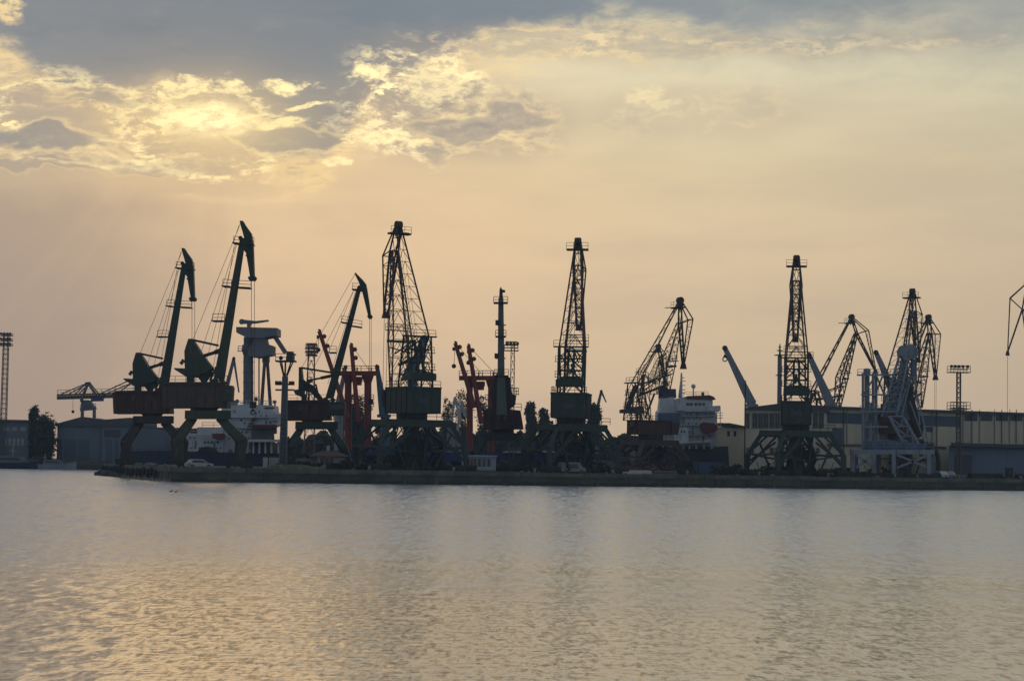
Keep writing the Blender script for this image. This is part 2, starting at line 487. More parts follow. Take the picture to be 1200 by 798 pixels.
# ---------------------------------------------------------------- water and land
def build_water():
    mb = MB(); mb.v = [Vector(p) for p in ((-1300, -60, 0), (1300, -60, 0), (1300, 880, 0), (-1300, 880, 0))]; mb.f = [(0, 1, 2, 3)]
    m = bpy.data.materials.new('harbour_water'); m.use_nodes = True; nt = m.node_tree; S.nt = nt
    b = nt.nodes['Principled BSDF']
    tc = S.n('ShaderNodeTexCoord')
    def wn(sx, sy, det, rot, rough=.55):
        mp = S.n('ShaderNodeMapping'); nt.links.new(tc.outputs['Object'], mp.inputs[0]); mp.inputs['Scale'].default_value = (sx, sy, 1)
        mp.inputs['Rotation'].default_value = (0, 0, R(rot))
        n = S.n('ShaderNodeTexNoise'); nt.links.new(mp.outputs[0], n.inputs['Vector']); n.inputs['Scale'].default_value = 1
        n.inputs['Detail'].default_value = det; n.inputs['Roughness'].default_value = rough; n.inputs['Distortion'].default_value = .3
        return S(n.outputs['Fac'])
    sp = S.n('ShaderNodeSeparateXYZ'); nt.links.new(tc.outputs['Object'], sp.inputs[0]); wy_ = S(sp.outputs[1])
    patch = wn(.022, .03, 4, 12, .6)                              # wind patches; calmer water close to the near shore
    wind = sstep(wy_ + (patch - .5) * 90.0, 48, 125)
    h = (wn(.9, 1.7, 3, 8) * .30 + wn(2.4, 3.4, 4, -6) * .20 + wn(.10, .22, 2, 15) * .45 + wn(1.5, .32, 3, 4) * .30) * (wind * WFAR + WNEAR)
    bp = S.n('ShaderNodeBump'); bp.inputs['Strength'].default_value = 1; bp.inputs['Distance'].default_value = 1
    S.put(bp.inputs['Height'], h)
    tilt = (wn(6.5, 1.5, 3, 5, .68) - .5) * 1.05 + (wn(1.1, .12, 3, 9, .65) - .5) * wind * 1.1 + (wn(6.0, 1.6, 2, -4) - .5) * .6
    tilt = tilt + (wn(2.6, .34, 3, 3, .72) - .5) * sstep(wy_, 40, 110) * 2.2 + (wn(1.0, .075, 3, 5, .7) - .5) * sstep(wy_, 110, 220) * 2.4
    tiltx = (wn(2.1, .7, 3, 33, .65) - .5) * 1.5
    cv = S.n('ShaderNodeCombineXYZ'); S.put(cv.inputs[0], tiltx * TILT); S.put(cv.inputs[1], tilt * (wind * .68 + .32) * TILT); cv.inputs[2].default_value = 1
    nv = S.n('ShaderNodeVectorMath', operation='NORMALIZE'); nt.links.new(cv.outputs[0], nv.inputs[0]); nt.links.new(nv.outputs[0], bp.inputs['Normal'])
    nt.nodes.remove(b)
    gl = S.n('ShaderNodeBsdfGlossy'); gl.inputs['Color'].default_value = (.98, .97, .92, 1)
    nt.links.new(bp.outputs[0], gl.inputs['Normal']); S.put(gl.inputs['Roughness'], wind * .06 + (patch - .5) * .06 + .18)
    df = S.n('ShaderNodeBsdfDiffuse'); df.inputs['Color'].default_value = (.060, .075, .078, 1)
    fr = S.n('ShaderNodeFresnel'); fr.inputs['IOR'].default_value = 1.333
    mx = S.n('ShaderNodeMixShader'); S.put(mx.inputs[0], S(fr.outputs[0]) * .20 + .61)
    nt.links.new(df.outputs[0], mx.inputs[1]); nt.links.new(gl.outputs[0], mx.inputs[2])
    nt.links.new(mx.outputs[0], nt.nodes['Material Output'].inputs['Surface'])
    struct('water', mb, m)
WNEAR, WFAR, TILT = .062, .38, .66
build_water()
def slab(name, pts, z0, z1, material):
    mb = MB(); n = len(pts)
    for z in (z0, z1):
        for p in pts: mb.v.append(Vector((p.x, p.y, z)))
    mb.f = [tuple(reversed(range(n))), tuple(range(n, 2 * n))] + [(i, (i + 1) % n, n + (i + 1) % n, n + i) for i in range(n)]
    return struct(name, mb, material)
NOSE = G(121, 371, 0); NB = G(132, 392, 0)
Q1b = Q1 + QD * 330
BACK_ = 60
quay_pts = [Q1, Q1b, Q1b + QN * 300, Q1 + QD * 160 + QN * 300, Q1 + QD * 160 + QN * BACK_, NB]
quay_pts.append(NOSE)
# narrow pier: the quay body (top 4 mm under its paving)
quay_pts = [p.copy() for p in quay_pts]
slab('quay', quay_pts, -3, QZ, CONC)
land = [Vector((-1290, 484, 0)), G(-200, 484, 0), G(150, 486, 0), G(330, 520, 0), G(900, 540, 0), Vector((1290, 545, 0)), Vector((1290, 870, 0)), Vector((-1290, 870, 0))]
slab('ground', land, -3, 1.2, EARTH)
# ================================================================ CRANES
def P3(pts, D, off=0.0): return [W(x, y, D + off) for x, y in pts]

def solid_crane(D, base_py, sc, ox, label, group, S_, houseM, dy_top=0):
    """Level-luffing crane with a box jib, laid out from side-view measurements S_ (picture px), scaled by sc about S_['ref']."""
    rx, ry = S_['ref']
    def t(x, y): return (ox + (x - rx) * sc, base_py + (y - ry) * sc)
    def w(x, y, off=0.0): a = t(x, y); return W(a[0], a[1], D + off)
    k = D / FPX * sc                                       # metres per S_ px
    T = Thing('harbour_crane', label, 'crane', G(t(S_['axis'], 0)[0], D), group)
    def outline(pts, th, off=0.0):
        mb = MB(); return mb.prism([w(x, y, off) for x, y in pts], YV * th)
    # portal: ring on four bent legs, each with its bogie
    lx, kx, fx = S_['legL']; rx_, rk, rf = S_['legR']; yt, yk, yb = S_['legY']
    for side, (a, b, c) in (('L', (lx, kx, fx)), ('R', (rx_, rk, rf))):
        for off in (-4.6, 4.6):
            sh = -off * .25 / k * .22
            m_ = MB()
            lw = S_['legw'] * k
            pt = w(a, yt, off * .5); pk = w(b + sh, yk, off); pb = w(c + sh, yb, off); pb.z = QZ + 1.1
            m_.bar(pt, pk, lw, lw * .9, lw * 1.05, lw * .9, up=YV); m_.bar(pk, pb, lw * 1.05, lw * .9, lw * .8, lw * .8, up=YV)
            m_.ball(pk, lw * .56, nu=8, nv=5)
            lg = T.part('leg', m_, houseM['leg'])
            bg = MB(); bg.bar(pb + Vector((-1.9, 0, -.35)), pb + Vector((1.9, 0, -.35)), .8, .8)
            for q in (-1.4, -.5, .5, 1.4): bg.tube(pb + Vector((q, -.45, -.75)), pb + Vector((q, .45, -.75)), .36, 10)
            T.part('bogie', bg, DARK, lg)
    m_ = MB()
    x0, x1, y0, y1 = S_['ring']
    for off in (-3.2, 3.2): m_.bar(w(x0, (y0 + y1) / 2, off), w(x1, (y0 + y1) / 2, off), (y1 - y0) * k, 1.0, up=YV)
    m_.bar(w(x0, (y0 + y1) / 2, -3.6), w(x0, (y0 + y1) / 2, 3.6), 1.2, (y1 - y0) * k); m_.bar(w(x1, (y0 + y1) / 2, -3.6), w(x1, (y0 + y1) / 2, 3.6), 1.2, (y1 - y0) * k)
    T.part('portal_beam', m_, houseM['leg'])
    ax = S_['axis']; hy1 = S_['house'][3]
    m_ = MB(); m_.tube(w(ax, y1 - 2), w(ax, hy1 - .5), S_['slew'] * k, 20); m_.tube(w(ax, hy1 + 1.2), w(ax, hy1 - .2), S_['slew'] * k * 1.12, 20)
    T.part('slewing_ring', m_, DARK)
    # machine house with ribs, roof lip, door and rear part
    hx0, hx1, hy0, hy1 = S_['house']
    m_ = outline([(hx0, hy0 + .6), (hx1, hy0), (hx1 + 2, hy1), (hx0 + 1.2, hy1 + .4)], 5.0)
    for q in range(7):
        xx = hx0 + 3 + (hx1 - hx0 - 6) * q / 6
        m_.bar(w(xx, hy0 + 1.2, -2.55), w(xx, hy1 - .6, -2.55), .14)
    m_.bar(w(hx0 - .6, hy0, -2.6), w(hx1 + .4, hy0 - .4, -2.6), .35, .35); m_.bar(w(hx0 - .6, hy0, 2.6), w(hx1 + .4, hy0 - .4, 2.6), .35, .35)
    hs = T.part('machine_house', m_, houseM['house'])
    for xx in (.3, .62):
        xa = hx0 + (hx1 - hx0) * xx; m_ = MB()
        m_.bar(w(xa, hy0 + 9, -2.53), w(xa + 4.5, hy0 + 9, -2.53), .9, .1, up=YV)
        T.part('window', m_, GLASS, hs)
    m_ = MB(); m_.rail([w(hx0, hy0, -2.4), w(hx1, hy0 - .4, -2.4)], 1.1, .035)
    T.part('handrail', m_, DARK, hs)
    cx0, cx1, cy0, cy1 = S_['cab']
    m_ = outline([(cx0, cy0), (cx1 - 1, cy0), (cx1, cy0 + 3), (cx1 - 1.2, cy1), (cx0, cy1)], 2.2, -1.8)
    cb = T.part('cab', m_, houseM['leg'])
    m_ = MB(); m_.prism([w(x, y, -2.95) for x, y in [(cx0 + 2, cy0 + 3), (cx1 - 1.4, cy0 + 3), (cx1 - 1, cy0 + 6), (cx1 - 1.6, cy0 + 9), (cx0 + 2, cy0 + 9)]], YV * .06)
    T.part('window', m_, GLASS, cb)
    # counterweight rocker
    for i, pts in enumerate(S_['rocker']):
        T.part('counterweight_arm' if i == 0 else 'rocker_frame', outline(pts, 2.6 if i == 0 else 1.4), houseM['jib'])
    for (a, b, c, d_, th) in S_['bars']:
        for o_ in (-1, 1):
            m_ = MB(); m_.bar(w(a, b, o_), w(c, d_, o_), th); T.part('support_strut', m_, houseM['jib'])
    # jib
    pts = S_['jib']; m_ = MB()
    (xl0, xr0, yb0), (xl1, xr1, yt0) = pts
    A = [w(xl0, yb0, -1.3), w(xr0, yb0, -1.3), w(xr0, yb0, 1.3), w(xl0, yb0, 1.3)]
    B = [w(xl1, yt0, -.7), w(xr1, yt0, -.7), w(xr1, yt0, .7), w(xl1, yt0, .7)]
    m_.quad8(A + B)
    N = 9
    for q in range(1, N):
        f = q / N
        a = A[0].lerp(B[0], f); b = A[1].lerp(B[1], f)
        m_.bar(a + Vector((0, -.04, 0)), b + Vector((0, -.04, 0)), .12, .06, up=YV)
    fx0, fx1, fy0, fy1 = S_['foot']
    for off in (-1.3, 1.3):
        m_.bar(w(fx0, fy1, off), w((xl0 + xr0) / 2 - 2, yb0, off), .8, .5, up=YV); m_.bar(w(fx1, fy1, off), w((xl0 + xr0) / 2 + 2, yb0, off), .8, .5, up=YV)
    jb = T.part('jib', m_, houseM['jib'])
    for (a, b, y, up_) in S_['plat']:
        m_ = MB()
        m_.prism([w(a, y + up_, 0), w(b, y, 0), w(b, y + 1.0, 0), w(a, y + 1.0 + up_, 0)], YV * 3.2)
        for off in (-1.5, 1.5): m_.rail([w(a, y + up_, off), w(b, y, off)], 1.1, .04, 1.2)
        T.part('platform', m_, DARK, jb)
    m_ = MB()
    (la, lb, lc, ld) = S_['ladder']
    n = 40
    for q in range(n):
        f = q / n; x = la + (lc - la) * f; y = lb + (ld - lb) * f
        m_.tube(w(x, y, -.3), w(x, y, .3), .03, 4)
    for off in (-.3, .3): m_.tube(w(la, lb, off), w(lc, ld, off), .035, 4)
    T.part('ladder', m_, DARK, jb)
    fj = T.part('fly_jib', outline(S_['fly'], 1.5), houseM['jib'])
    a, b, c, d_ = S_['nose']
    m_ = MB(); m_.prism([w(a, c, 0), w(b, c, 0), w(b + .5, (c + d_) / 2, 0), w(b - 1, d_, 0), w(a + 1, d_, 0), w(a - .5, (c + d_) / 2, 0)], YV * 1.7)
    T.part('sheave_block', m_, DARK, fj)
    x, y, r_ = S_['knob']; m_ = MB(); m_.tube(w(x, y, -.9), w(x, y, .9), r_ * k, 12)
    T.part('head_sheave', m_, DARK, jb)
    for (a, b, c, d_, th) in S_['links']:
        m_ = MB(); m_.bar(w(a, b, 0), w(c, d_, 0), th)
        T.part('link_bar', m_, DARK)
    m_ = MB()
    for (a, b, c, d_) in S_['cables']: m_.tube(w(a, b, -.4), w(c, d_, -.4), .035, 4)
    T.part('luffing_cable', m_, CABLE)
    if S_.get('hoist'):
        m_ = MB(); hy = S_['hoist'][2]
        for x in S_['hoist'][:2]: m_.tube(w(x, d_ if False else S_['nose'][3], 0), w(x, hy, 0), .04, 4)
        hc = T.part('hoist_cable', m_, CABLE)
        m_ = MB(); xm = sum(S_['hoist'][:2]) / 2; m_.box(w(xm, hy + 4, 0), 1.0, .6, 1.0); m_.tube(w(xm, hy + 4, 0), w(xm, hy + 8, 0), .12, 6)
        m_.torus(w(xm, hy + 9, 0), .35, .1, YV, 10, 5)
        T.part('hook', m_, DARK, hc)
    return T

SB = dict(ref=(224, 550), axis=242, legL=(226, 207, 209), legR=(258, 283, 280), legY=(490, 516, 546), legw=9.5,
    ring=(221, 266, 481, 491), slew=13, house=(193, 266, 449, 478), cab=(262, 274, 452, 470),
    rocker=[[(222, 397.5), (226, 397.5), (232, 406), (238, 416), (249, 430), (250, 433), (243, 437), (236, 439), (232, 442.5), (219, 441.5), (205.5, 433), (206, 431.5), (211, 431.8), (218, 432), (217.5, 412)],
            [(232, 441), (237, 439), (247, 434), (249, 436), (241, 448.5), (237, 448.5)]],
    bars=[(223.5, 441, 223.5, 449, 1.0), (219.5, 441, 219.5, 449, .25), (213, 421.5, 218, 425, .35), (211.5, 426.5, 214, 424, .5), (252, 433, 246, 446, .35), (252, 430, 258, 446, .3)],
    jib=[(250.2, 263.5, 444), (281.2, 288.2, 279)], foot=(247, 262, 449, 449.5),
    plat=[(273.5, 281, 285.5, -.5), (288, 297.5, 286.5, 0), (261, 271, 336, -.8), (279, 294, 337.5, -.8), (249, 263, 376, 0), (289, 292, 300, 0)],
    ladder=(274.5, 288, 250, 430), knob=(281.8, 279, 2.6),
    fly=[(281.4, 259.4), (285, 259.4), (288, 264.5), (294.5, 273.5), (295.5, 277), (297, 288), (298.3, 324.5), (293.5, 324.5), (291.5, 312), (288.8, 297), (284.8, 292), (286.8, 280), (284.8, 272), (283.2, 267)],
    nose=(291.8, 300, 324.5, 329.2),
    links=[(224, 398, 256, 405, .35), (239, 417, 252, 413, .5), (252, 413, 258, 411, .7)],
    cables=[(281.5, 262, 279.5, 268), (279.5, 268, 226, 398), (276, 288, 236, 412), (277, 288, 240, 430), (280, 264, 273.5, 285)],
    hoist=(294.6, 298.2, 474))
MATB = dict(leg=GREEN, house=mat('weathered_panel', (.060, .042, .034), .7, 0, (.03, .034, .028), rust=.45, streak=True), jib=GREEN)
MATA = dict(leg=DARK, house=mat('maroon_panel', (.055, .022, .018), .7, 0, (.028, .022, .02), rust=.4, streak=True), jib=GREEND)
GR_BOX = 'box-jib harbour cranes'
solid_crane(318, 550, 1.0, 224, 'tallest solid-jib crane, dark green with a brown box house, near the pier end', GR_BOX, SB, MATB)
SA = dict(SB); SA['hoist'] = (294.6, 298.2, 470)
solid_crane(352, 548.5, .885, 162.5, 'leftmost crane on the pier, solid jib, partly hidden behind a taller twin', GR_BOX, SA, MATA)
SCC = dict(ref=(372, 547), axis=366, legL=(354, 339, 333), legR=(386, 402, 408), legY=(500, 524, 544), legw=7,
    ring=(350, 392, 494, 503), slew=11, house=(335.5, 386, 470, 492.5), cab=(384, 405, 471, 487),
    rocker=[[(351, 430.5), (353.8, 430.5), (355.5, 446), (357, 452), (356.6, 463), (353, 465), (347, 462.5), (345, 458.5), (346, 457), (350.5, 456.5), (350.8, 446)],
            [(355, 444), (360, 448), (368, 452), (371, 457), (377, 465), (379, 469), (373, 469), (364, 460), (357, 458)]],
    bars=[(356, 462, 356, 470, .8), (362, 458, 362, 470, .3), (357, 450, 366, 446, .5), (370, 450, 374, 468, .3)],
    jib=[(381, 391, 467), (418.6, 424, 336.5)], foot=(378, 392, 470, 470.5),
    plat=[(413, 422, 339.6, -.5), (400, 411, 379, -1.6), (411, 424, 383.5, -2), (386, 394, 413, 0)],
    ladder=(416.5, 342, 384, 450), knob=(420.8, 336.5, 2),
    fly=[(415.6, 320.8), (417.2, 320), (420, 323), (425.5, 328.5), (429, 333), (430.5, 340), (432.8, 355), (434.8, 369.5), (431.6, 370.5), (428.6, 358), (424.8, 342.5), (420.5, 340.5), (421.8, 333.5), (419.6, 329)],
    nose=(431.2, 436, 369.5, 373.6),
    links=[(353, 431, 388, 436.5, .35), (360, 446, 376, 443, .35), (376, 443, 390, 440, .55)],
    cables=[(415.8, 321.5, 354, 430), (414, 342, 382, 420), (413.6, 342, 360, 446)],
    hoist=(433, 435, 470))
MATC = dict(leg=GREEND, house=MATA['house'], jib=GREEND)
solid_crane(355, 547, 1.0, 372, 'solid-jib crane with a maroon house standing left of the red ship masts', GR_BOX, SCC, MATC)

def head_on_crane():
    D = 362; k = D / FPX
    T = Thing('harbour_crane', 'solid-jib crane seen end on, one straight upright column with ringed platforms', 'crane', G(588, D), GR_BOX)
    w = lambda x, y, o=0.0: W(x, y, D + o)
    m_ = MB()
    def sec(xl, xr, y, o, dd): return [w(xl, y, o - dd), w(xr, y, o - dd), w(xr, y, o + dd), w(xl, y, o + dd)]
    m_.quad8(sec(581.6, 594.4, 486, -4, 1.6) + sec(583, 591.4, 440, -1, 1.2)); m_.quad8(sec(583, 591.4, 440, -1, 1.2) + sec(584, 590, 349, 6, .7))
    jb = T.part('jib', m_, mat('pale_green_steel', (.065, .085, .075), .6, 0, (.04, .055, .05), rust=.2, streak=True))
    m_ = MB(); m_.prism(P3([(585, 349), (585.4, 340), (587, 336.6), (588.6, 340), (592, 340.6), (592, 342.4), (589, 342.4), (589.4, 349)], D, 7), YV * 2.4)
    T.part('fly_jib', m_, DARK)
    for (x0, x1, y, o) in ((578.5, 595, 354.6, 5.5), (580.6, 593, 394, 2.5), (582, 593, 381, 3), (579, 596, 440, -1), (581, 592.6, 420, 0)):
        m_ = MB()
        if x1 - x0 > 12: m_.prism([w(x0, y, o), w(x1, y, o), w(x1, y + 1.2, o), w(x0, y + 1.2, o)], YV * 3); m_.rail([w(x0, y, o - 1.5), w(x1, y, o - 1.5)], 1.1, .05, 1.2); m_.rail([w(x0, y, o + 1.5), w(x1, y, o + 1.5)], 1.1, .05, 1.2)
        else: m_.box(w(x0 + 1, y, o), .8, 1, .9); m_.bar(w(x0, y, o), w(x1, y, o), .2)
        T.part('platform', m_, DARK, jb)
    m_ = MB(); m_.prism(P3([(579, 445), (583, 436), (598, 443), (600, 462), (605, 464), (604, 474), (597, 480), (578, 480), (574, 462)], D), YV * 3.4)
    T.part('counterweight_arm', m_, DARK)
    m_ = MB(); m_.prism(P3([(566, 481), (576, 478), (610, 481.5), (613.5, 503), (567, 503)], D), YV * 7)
    for x in (570, 578, 600, 606): m_.bar(w(x, 483, -3.6), w(x, 502, -3.6), .15)
    hs = T.part('machine_house', m_, MATA['house'])
    for x in (583, 590):
        m_ = MB(); m_.prism(P3([(x, 486), (x + 3.6, 486), (x + 3.6, 491), (x, 491)], D, -3.55), YV * .08); T.part('window', m_, GLASS, hs)
    for r_ in ([w(594, 481, -3.4), w(611, 481, -3.4)], [w(598, 464, -3), w(605, 464, -3)]):
        m_ = MB(); m_.rail(r_, 1.2, .05); T.part('handrail', m_, DARK, hs)
    m_ = MB(); m_.tube(w(588, 512), w(588, 503), 2.1, 20); T.part('slewing_ring', m_, DARK)
    m_ = MB(); m_.bar(w(567, 512), w(610, 512), 1.4, 5, up=YV); T.part('portal_beam', m_, GREEND)
    for a, b, c in ((569, 556, 556), (608, 622, 622)):
        for o in (-4, 4):
            m_ = MB(); p = w(c + o * .3, 549, o); p.z = QZ + 1
            m_.bar(w(a, 512, o * .5), w(b + o * .3, 532, o), 1.1, 1, up=YV); m_.bar(w(b + o * .3, 532, o), p, 1.1, 1, .8, .8, up=YV)
            lg = T.part('leg', m_, GREEND)
            bg = MB(); bg.bar(p + Vector((-1.8, 0, -.3)), p + Vector((1.8, 0, -.3)), .7)
            for q in (-1.3, -.4, .4, 1.3): bg.tube(p + Vector((q, -.4, -.65)), p + Vector((q, .4, -.65)), .34, 10)
            T.part('bogie', bg, DARK, lg)
head_on_crane()

# ---- double-link lattice cranes, modelled in their own metres (x across, y along the jib, z up) and turned by theta
def lattice_crane(px, D, theta, label, group, A, F_, Pv, T_, E, N, s=1.0, mc=GREEND, mj=BROWN, mh=None, hook=None, z0=QZ, portal=True, span=7.2, tw=2.1, house=(5.2, 8.5), zh=(9.4, 13.6), cwz=(14.8, 16.2), ra=.13, lace=.055, base=None):
    b = base if base is not None else G(px, D, z0)
    T = Thing('harbour_crane', label, 'crane', b, group)
    c, sn = math.cos(theta), math.sin(theta)
    fw = Vector((sn, c, 0)); rt = Vector((c, -sn, 0))
    def q(x, y, z): return b + rt * (x * s) + fw * (y * s) + UP * (z * s)
    mh = mh or mc
    # portal (square to the quay, not turned)
    if portal:
        def p(x, y, z): return b + QD * (x * s) + QN * (y * s) + UP * (z * s)
        m_ = MB()
        zt = zh[0] - 1.6
        for y in (-3.6, 3.6): m_.bar(p(-span * .72, y, zt), p(span * .72, y, zt), .9, 1.2)
        for x in (-span * .72, span * .72, 0): m_.bar(p(x, -3.6, zt), p(x, 3.6, zt), .8, 1.0)
        m_.rail([p(-span * .8, -4.2, zt + .6), p(span * .8, -4.2, zt + .6)], 1.1, .05)
        T.part('portal_beam', m_, mc)
        for sx in (-1, 1):
            for sy in (-1, 1):
                m_ = MB()
                a, k_, f_ = p(sx * span * .70, sy * 3.6, zt), p(sx * span * 1.02, sy * 4.6, zt * .52), p(sx * span * 1.0, sy * 5.0, 1.0)
                m_.bar(a, k_, .75, .9, up=YV); m_.bar(k_, f_, .95, .9, .7, .7, up=YV)
                m_.bar(k_, p(sx * span * .45, sy * 3.6, zt), .32); m_.bar(k_, p(sx * span * .30, sy * 3.8, 3.2), .3)
                m_.bar(p(sx * span * .98, sy * 4.9, 2.6), p(sx * span * .25, sy * 3.8, zt * .8), .34); m_.bar(f_ + UP * .6, p(sx * span * .22, sy * 3.8, zt * .95), .34); m_.bar(p(sx * span * .7, sy * 4.3, zt * .8), p(sx * span * .35, sy * 3.9, .6), .3); m_.bar(k_, p(sx * span * 1.02, 0, zt * .5), .35)
                lg = T.part('leg', m_, mc)
                bg = MB(); bg.bar(f_ - QD * 1.9 - UP * .25, f_ + QD * 1.9 - UP * .25, .8, .8)
                for u in (-1.4, -.45, .45, 1.4): bg.tube(f_ + QD * u - QN * .4 - UP * .62, f_ + QD * u + QN * .4 - UP * .62, .36, 10)
                T.part('bogie', bg, DARK, lg)
        m_ = MB(); m_.lattice([p(-1.5, -1.5, .2), p(1.5, -1.5, .2), p(1.5, 1.5, .2), p(-1.5, 1.5, .2)], [p(-2.2, -2.2, zt), p(2.2, -2.2, zt), p(2.2, 2.2, zt), p(-2.2, 2.2, zt)], 3, .28, .12)
        m_.tube(p(0, 0, 0), p(0, 0, zt), 1.9, 14, 1.1); m_.bar(p(-span * .5, 0, zt * .42), p(span * .5, 0, zt * .42), 3.4, .2); m_.rail([p(-span * .5, -1.7, zt * .42), p(span * .5, -1.7, zt * .42)], 1.1, .06, 1); m_.box(p(-span * .3, -.4, zt * .42), 1.6, 1.4, 1.3); m_.box(p(span * .33, .2, zt * .42), 1.9, 1.4, 1.7); m_.bar(p(span * .5, -1.2, zt * .42), p(span * .12, -2.4, 0), .8, .14)
        T.part('central_column', m_, mc)
    m_ = MB(); m_.tube(q(0, 0, zh[0] - 1.3), q(0, 0, zh[0]), 2.5 * s, 20); T.part('slewing_ring', m_, DARK)
    # house
    hw, hl = house
    m_ = MB(); y0 = -hl * .55; y1 = hl * .45
    pts = [(-hw / 2, y0), (hw / 2, y0), (hw / 2, y1), (-hw / 2, y1)]
    m_.quad8([q(x, y, zh[0]) for x, y in pts] + [q(x, y, zh[1]) for x, y in pts])
    for i in range(4):
        x0_, y0_ = pts[i]; x1_, y1_ = pts[(i + 1) % 4]
        for e in range(5):
            x = x0_ + (x1_ - x0_) * e / 4; y = y0_ + (y1_ - y0_) * e / 4
            m_.bar(q(x * 1.01, y * 1.01, zh[0]), q(x * 1.01, y * 1.01, zh[1] - .1), .12)
        m_.bar(q(x0_ * 1.02, y0_ * 1.02, zh[1]), q(x1_ * 1.02, y1_ * 1.02, zh[1]), .25)
    hs = T.part('machine_house', m_, mh)
    m_ = MB(); m_.prism([q(x, y0 - .06, z) for x, z in ((-1, zh[0] + 1.6), (1, zh[0] + 1.6), (1, zh[0] + 2.5), (-1, zh[0] + 2.5))], fw * .06); T.part('window', m_, GLASS, hs)
    m_ = MB(); m_.rail([q(-hw / 2, y1, zh[1]), q(-hw / 2, y0, zh[1]), q(hw / 2, y0, zh[1])], 1.1, .045); T.part('handrail', m_, DARK, hs)
    cb = MB(); cb.quad8([q(x, y, zh[0] + .2) for x, y in ((-.2, y1), (1.5, y1), (1.5, y1 + 2), (-.2, y1 + 2))] + [q(x, y, zh[0] + 2.6) for x, y in ((-.2, y1), (1.5, y1), (1.5, y1 + 2.4), (-.2, y1 + 2.4))])
    cab = T.part('cab', cb, mc)
    m_ = MB(); m_.quad8([q(x, y, zh[0] + 1.2) for x, y in ((0, y1 + 2.2), (1.3, y1 + 2.2), (1.3, y1 + 2.3), (0, y1 + 2.3))] + [q(x, y, zh[0] + 2.3) for x, y in ((0, y1 + 2.38), (1.3, y1 + 2.38), (1.3, y1 + 2.46), (0, y1 + 2.46))])
    T.part('window', m_, GLASS, cab)
    # counterweight beam over the house, carried on posts
    m_ = MB(); cw = tw * 1.12
    m_.quad8([q(x, y, cwz[0]) for x, y in ((-cw, A[0] - 2.4), (cw, A[0] - 2.4), (cw, A[0] + 1.4), (-cw, A[0] + 1.4))] + [q(x, y, z) for x, y, z in ((-cw, A[0] - 2.4, cwz[1] - .3), (cw, A[0] - 2.4, cwz[1] - .3), (cw * .6, A[0] + 1.4, cwz[1] + .5), (-cw * .6, A[0] + 1.4, cwz[1] + .5))])
    T.part('counterweight', m_, mc)
    # A-frame tower
    m_ = MB(); za = A[1]
    fa = [q(-tw, A[0] - 1.6, zh[1]), q(tw, A[0] - 1.6, zh[1]), q(tw, A[0] + 2.6, zh[1]), q(-tw, A[0] + 2.6, zh[1])]
    ta = [q(-tw, A[0] - .7, za), q(tw, A[0] - .7, za), q(tw, A[0] + .9, za), q(-tw, A[0] + .9, za)]
    m_.lattice(fa, ta, 4, ra * 1.25 * s, lace * 1.5)
    for z in (.35, .68): 
        r1 = [a.lerp(t_, z) for a, t_ in zip(fa, ta)]; m_.rail([r1[0] - rt * .5, r1[1] + rt * .5], 1.0, .045, 1.0); m_.bar(r1[0] - rt * .6, r1[1] + rt * .6, .5, .1)
    m_.bar(ta[0] - rt * .9, ta[1] + rt * .9, .9, .22)
    m_.rail([ta[0] - rt * .9, ta[1] + rt * .9], 1.1, .045)
    m_.bar(fa[0].lerp(ta[0], .1), fa[1].lerp(ta[1], .9), .16); m_.bar(fa[1].lerp(ta[1], .1), fa[0].lerp(ta[0], .9), .16)
    T.part('a_frame', m_, mc)
    # rocker arm from A-frame to jib
    m_ = MB(); jm = (F_[0] + (Pv[0] - F_[0]) * .38, F_[1] + (Pv[1] - F_[1]) * .38)
    for x in (-tw * .8, tw * .8): m_.bar(q(x, A[0] + .5, za * .88), q(x * .9, jm[0], jm[1]), .18)
    for x in (-.5, .5): m_.bar(q(x, A[0] - 1.5, cwz[1]), q(x, A[0] + .2, za - .6), .35, .5); m_.bar(q(x, A[0] + .2, za - .6), q(x, jm[0], jm[1] - 1), .2)
    m_.bar(q(0, A[0] + 1, zh[1] + 5), q(0, jm[0] * .9, jm[1] * .86), .35, .45)
    T.part('rocker_arm', m_, mc)
    # jib: spindle of two lattice halves
    m_ = MB(); dv = Vector((Pv[0] - F_[0], Pv[1] - F_[1])).normalized()          # along the jib in (y,z)
    nb = (-dv.y, dv.x)                                                            # behind/above it
    if nb[1] < 0 and nb[0] > 0: nb = (dv.y * -1, dv.x)
    mid = (F_[0] + (Pv[0] - F_[0]) * .42, F_[1] + (Pv[1] - F_[1]) * .42)
    w0, wm, w1, t0, tm, t1 = 1.75, 1.75, .55, .25, 1.9, .5
    def ringp(c_, w_, t_): return [q(-w_, c_[0], c_[1]), q(w_, c_[0], c_[1]), q(w_, c_[0] + nb[0] * t_, c_[1] + nb[1] * t_), q(-w_, c_[0] + nb[0] * t_, c_[1] + nb[1] * t_)]
    r0, r1, r2 = ringp(F_, w0, t0), ringp(mid, wm, tm), ringp(Pv, w1, t1)
    m_.lattice(r0, r1, 4, ra * s, lace); m_.lattice(r1, r2, 6, ra * s, lace)
    m_.bar(r1[0].lerp(r1[1], -.05), r1[0].lerp(r1[1], 1.05), .5, .4)
    jb = T.part('jib', m_, mj)
    m_ = MB(); pm = [a.lerp(b_, .12) for a, b_ in zip(r1, r2)]
    m_.bar(pm[0] - rt * .4, pm[1] + rt * .4, 1.0, .12); m_.rail([pm[0] - rt * .6, pm[1] + rt * .6], 1.1, .04, 1)
    T.part('platform', m_, DARK, jb)
    # fly jib: rear end T, pivot Pv, tip N, strut E on the far side
    m_ = MB()
    tl, tr = q(-.5, *T_), q(.5, *T_); nl, nr = q(-.4, *N), q(.4, *N); el, er = q(-1.15, *E), q(1.15, *E)
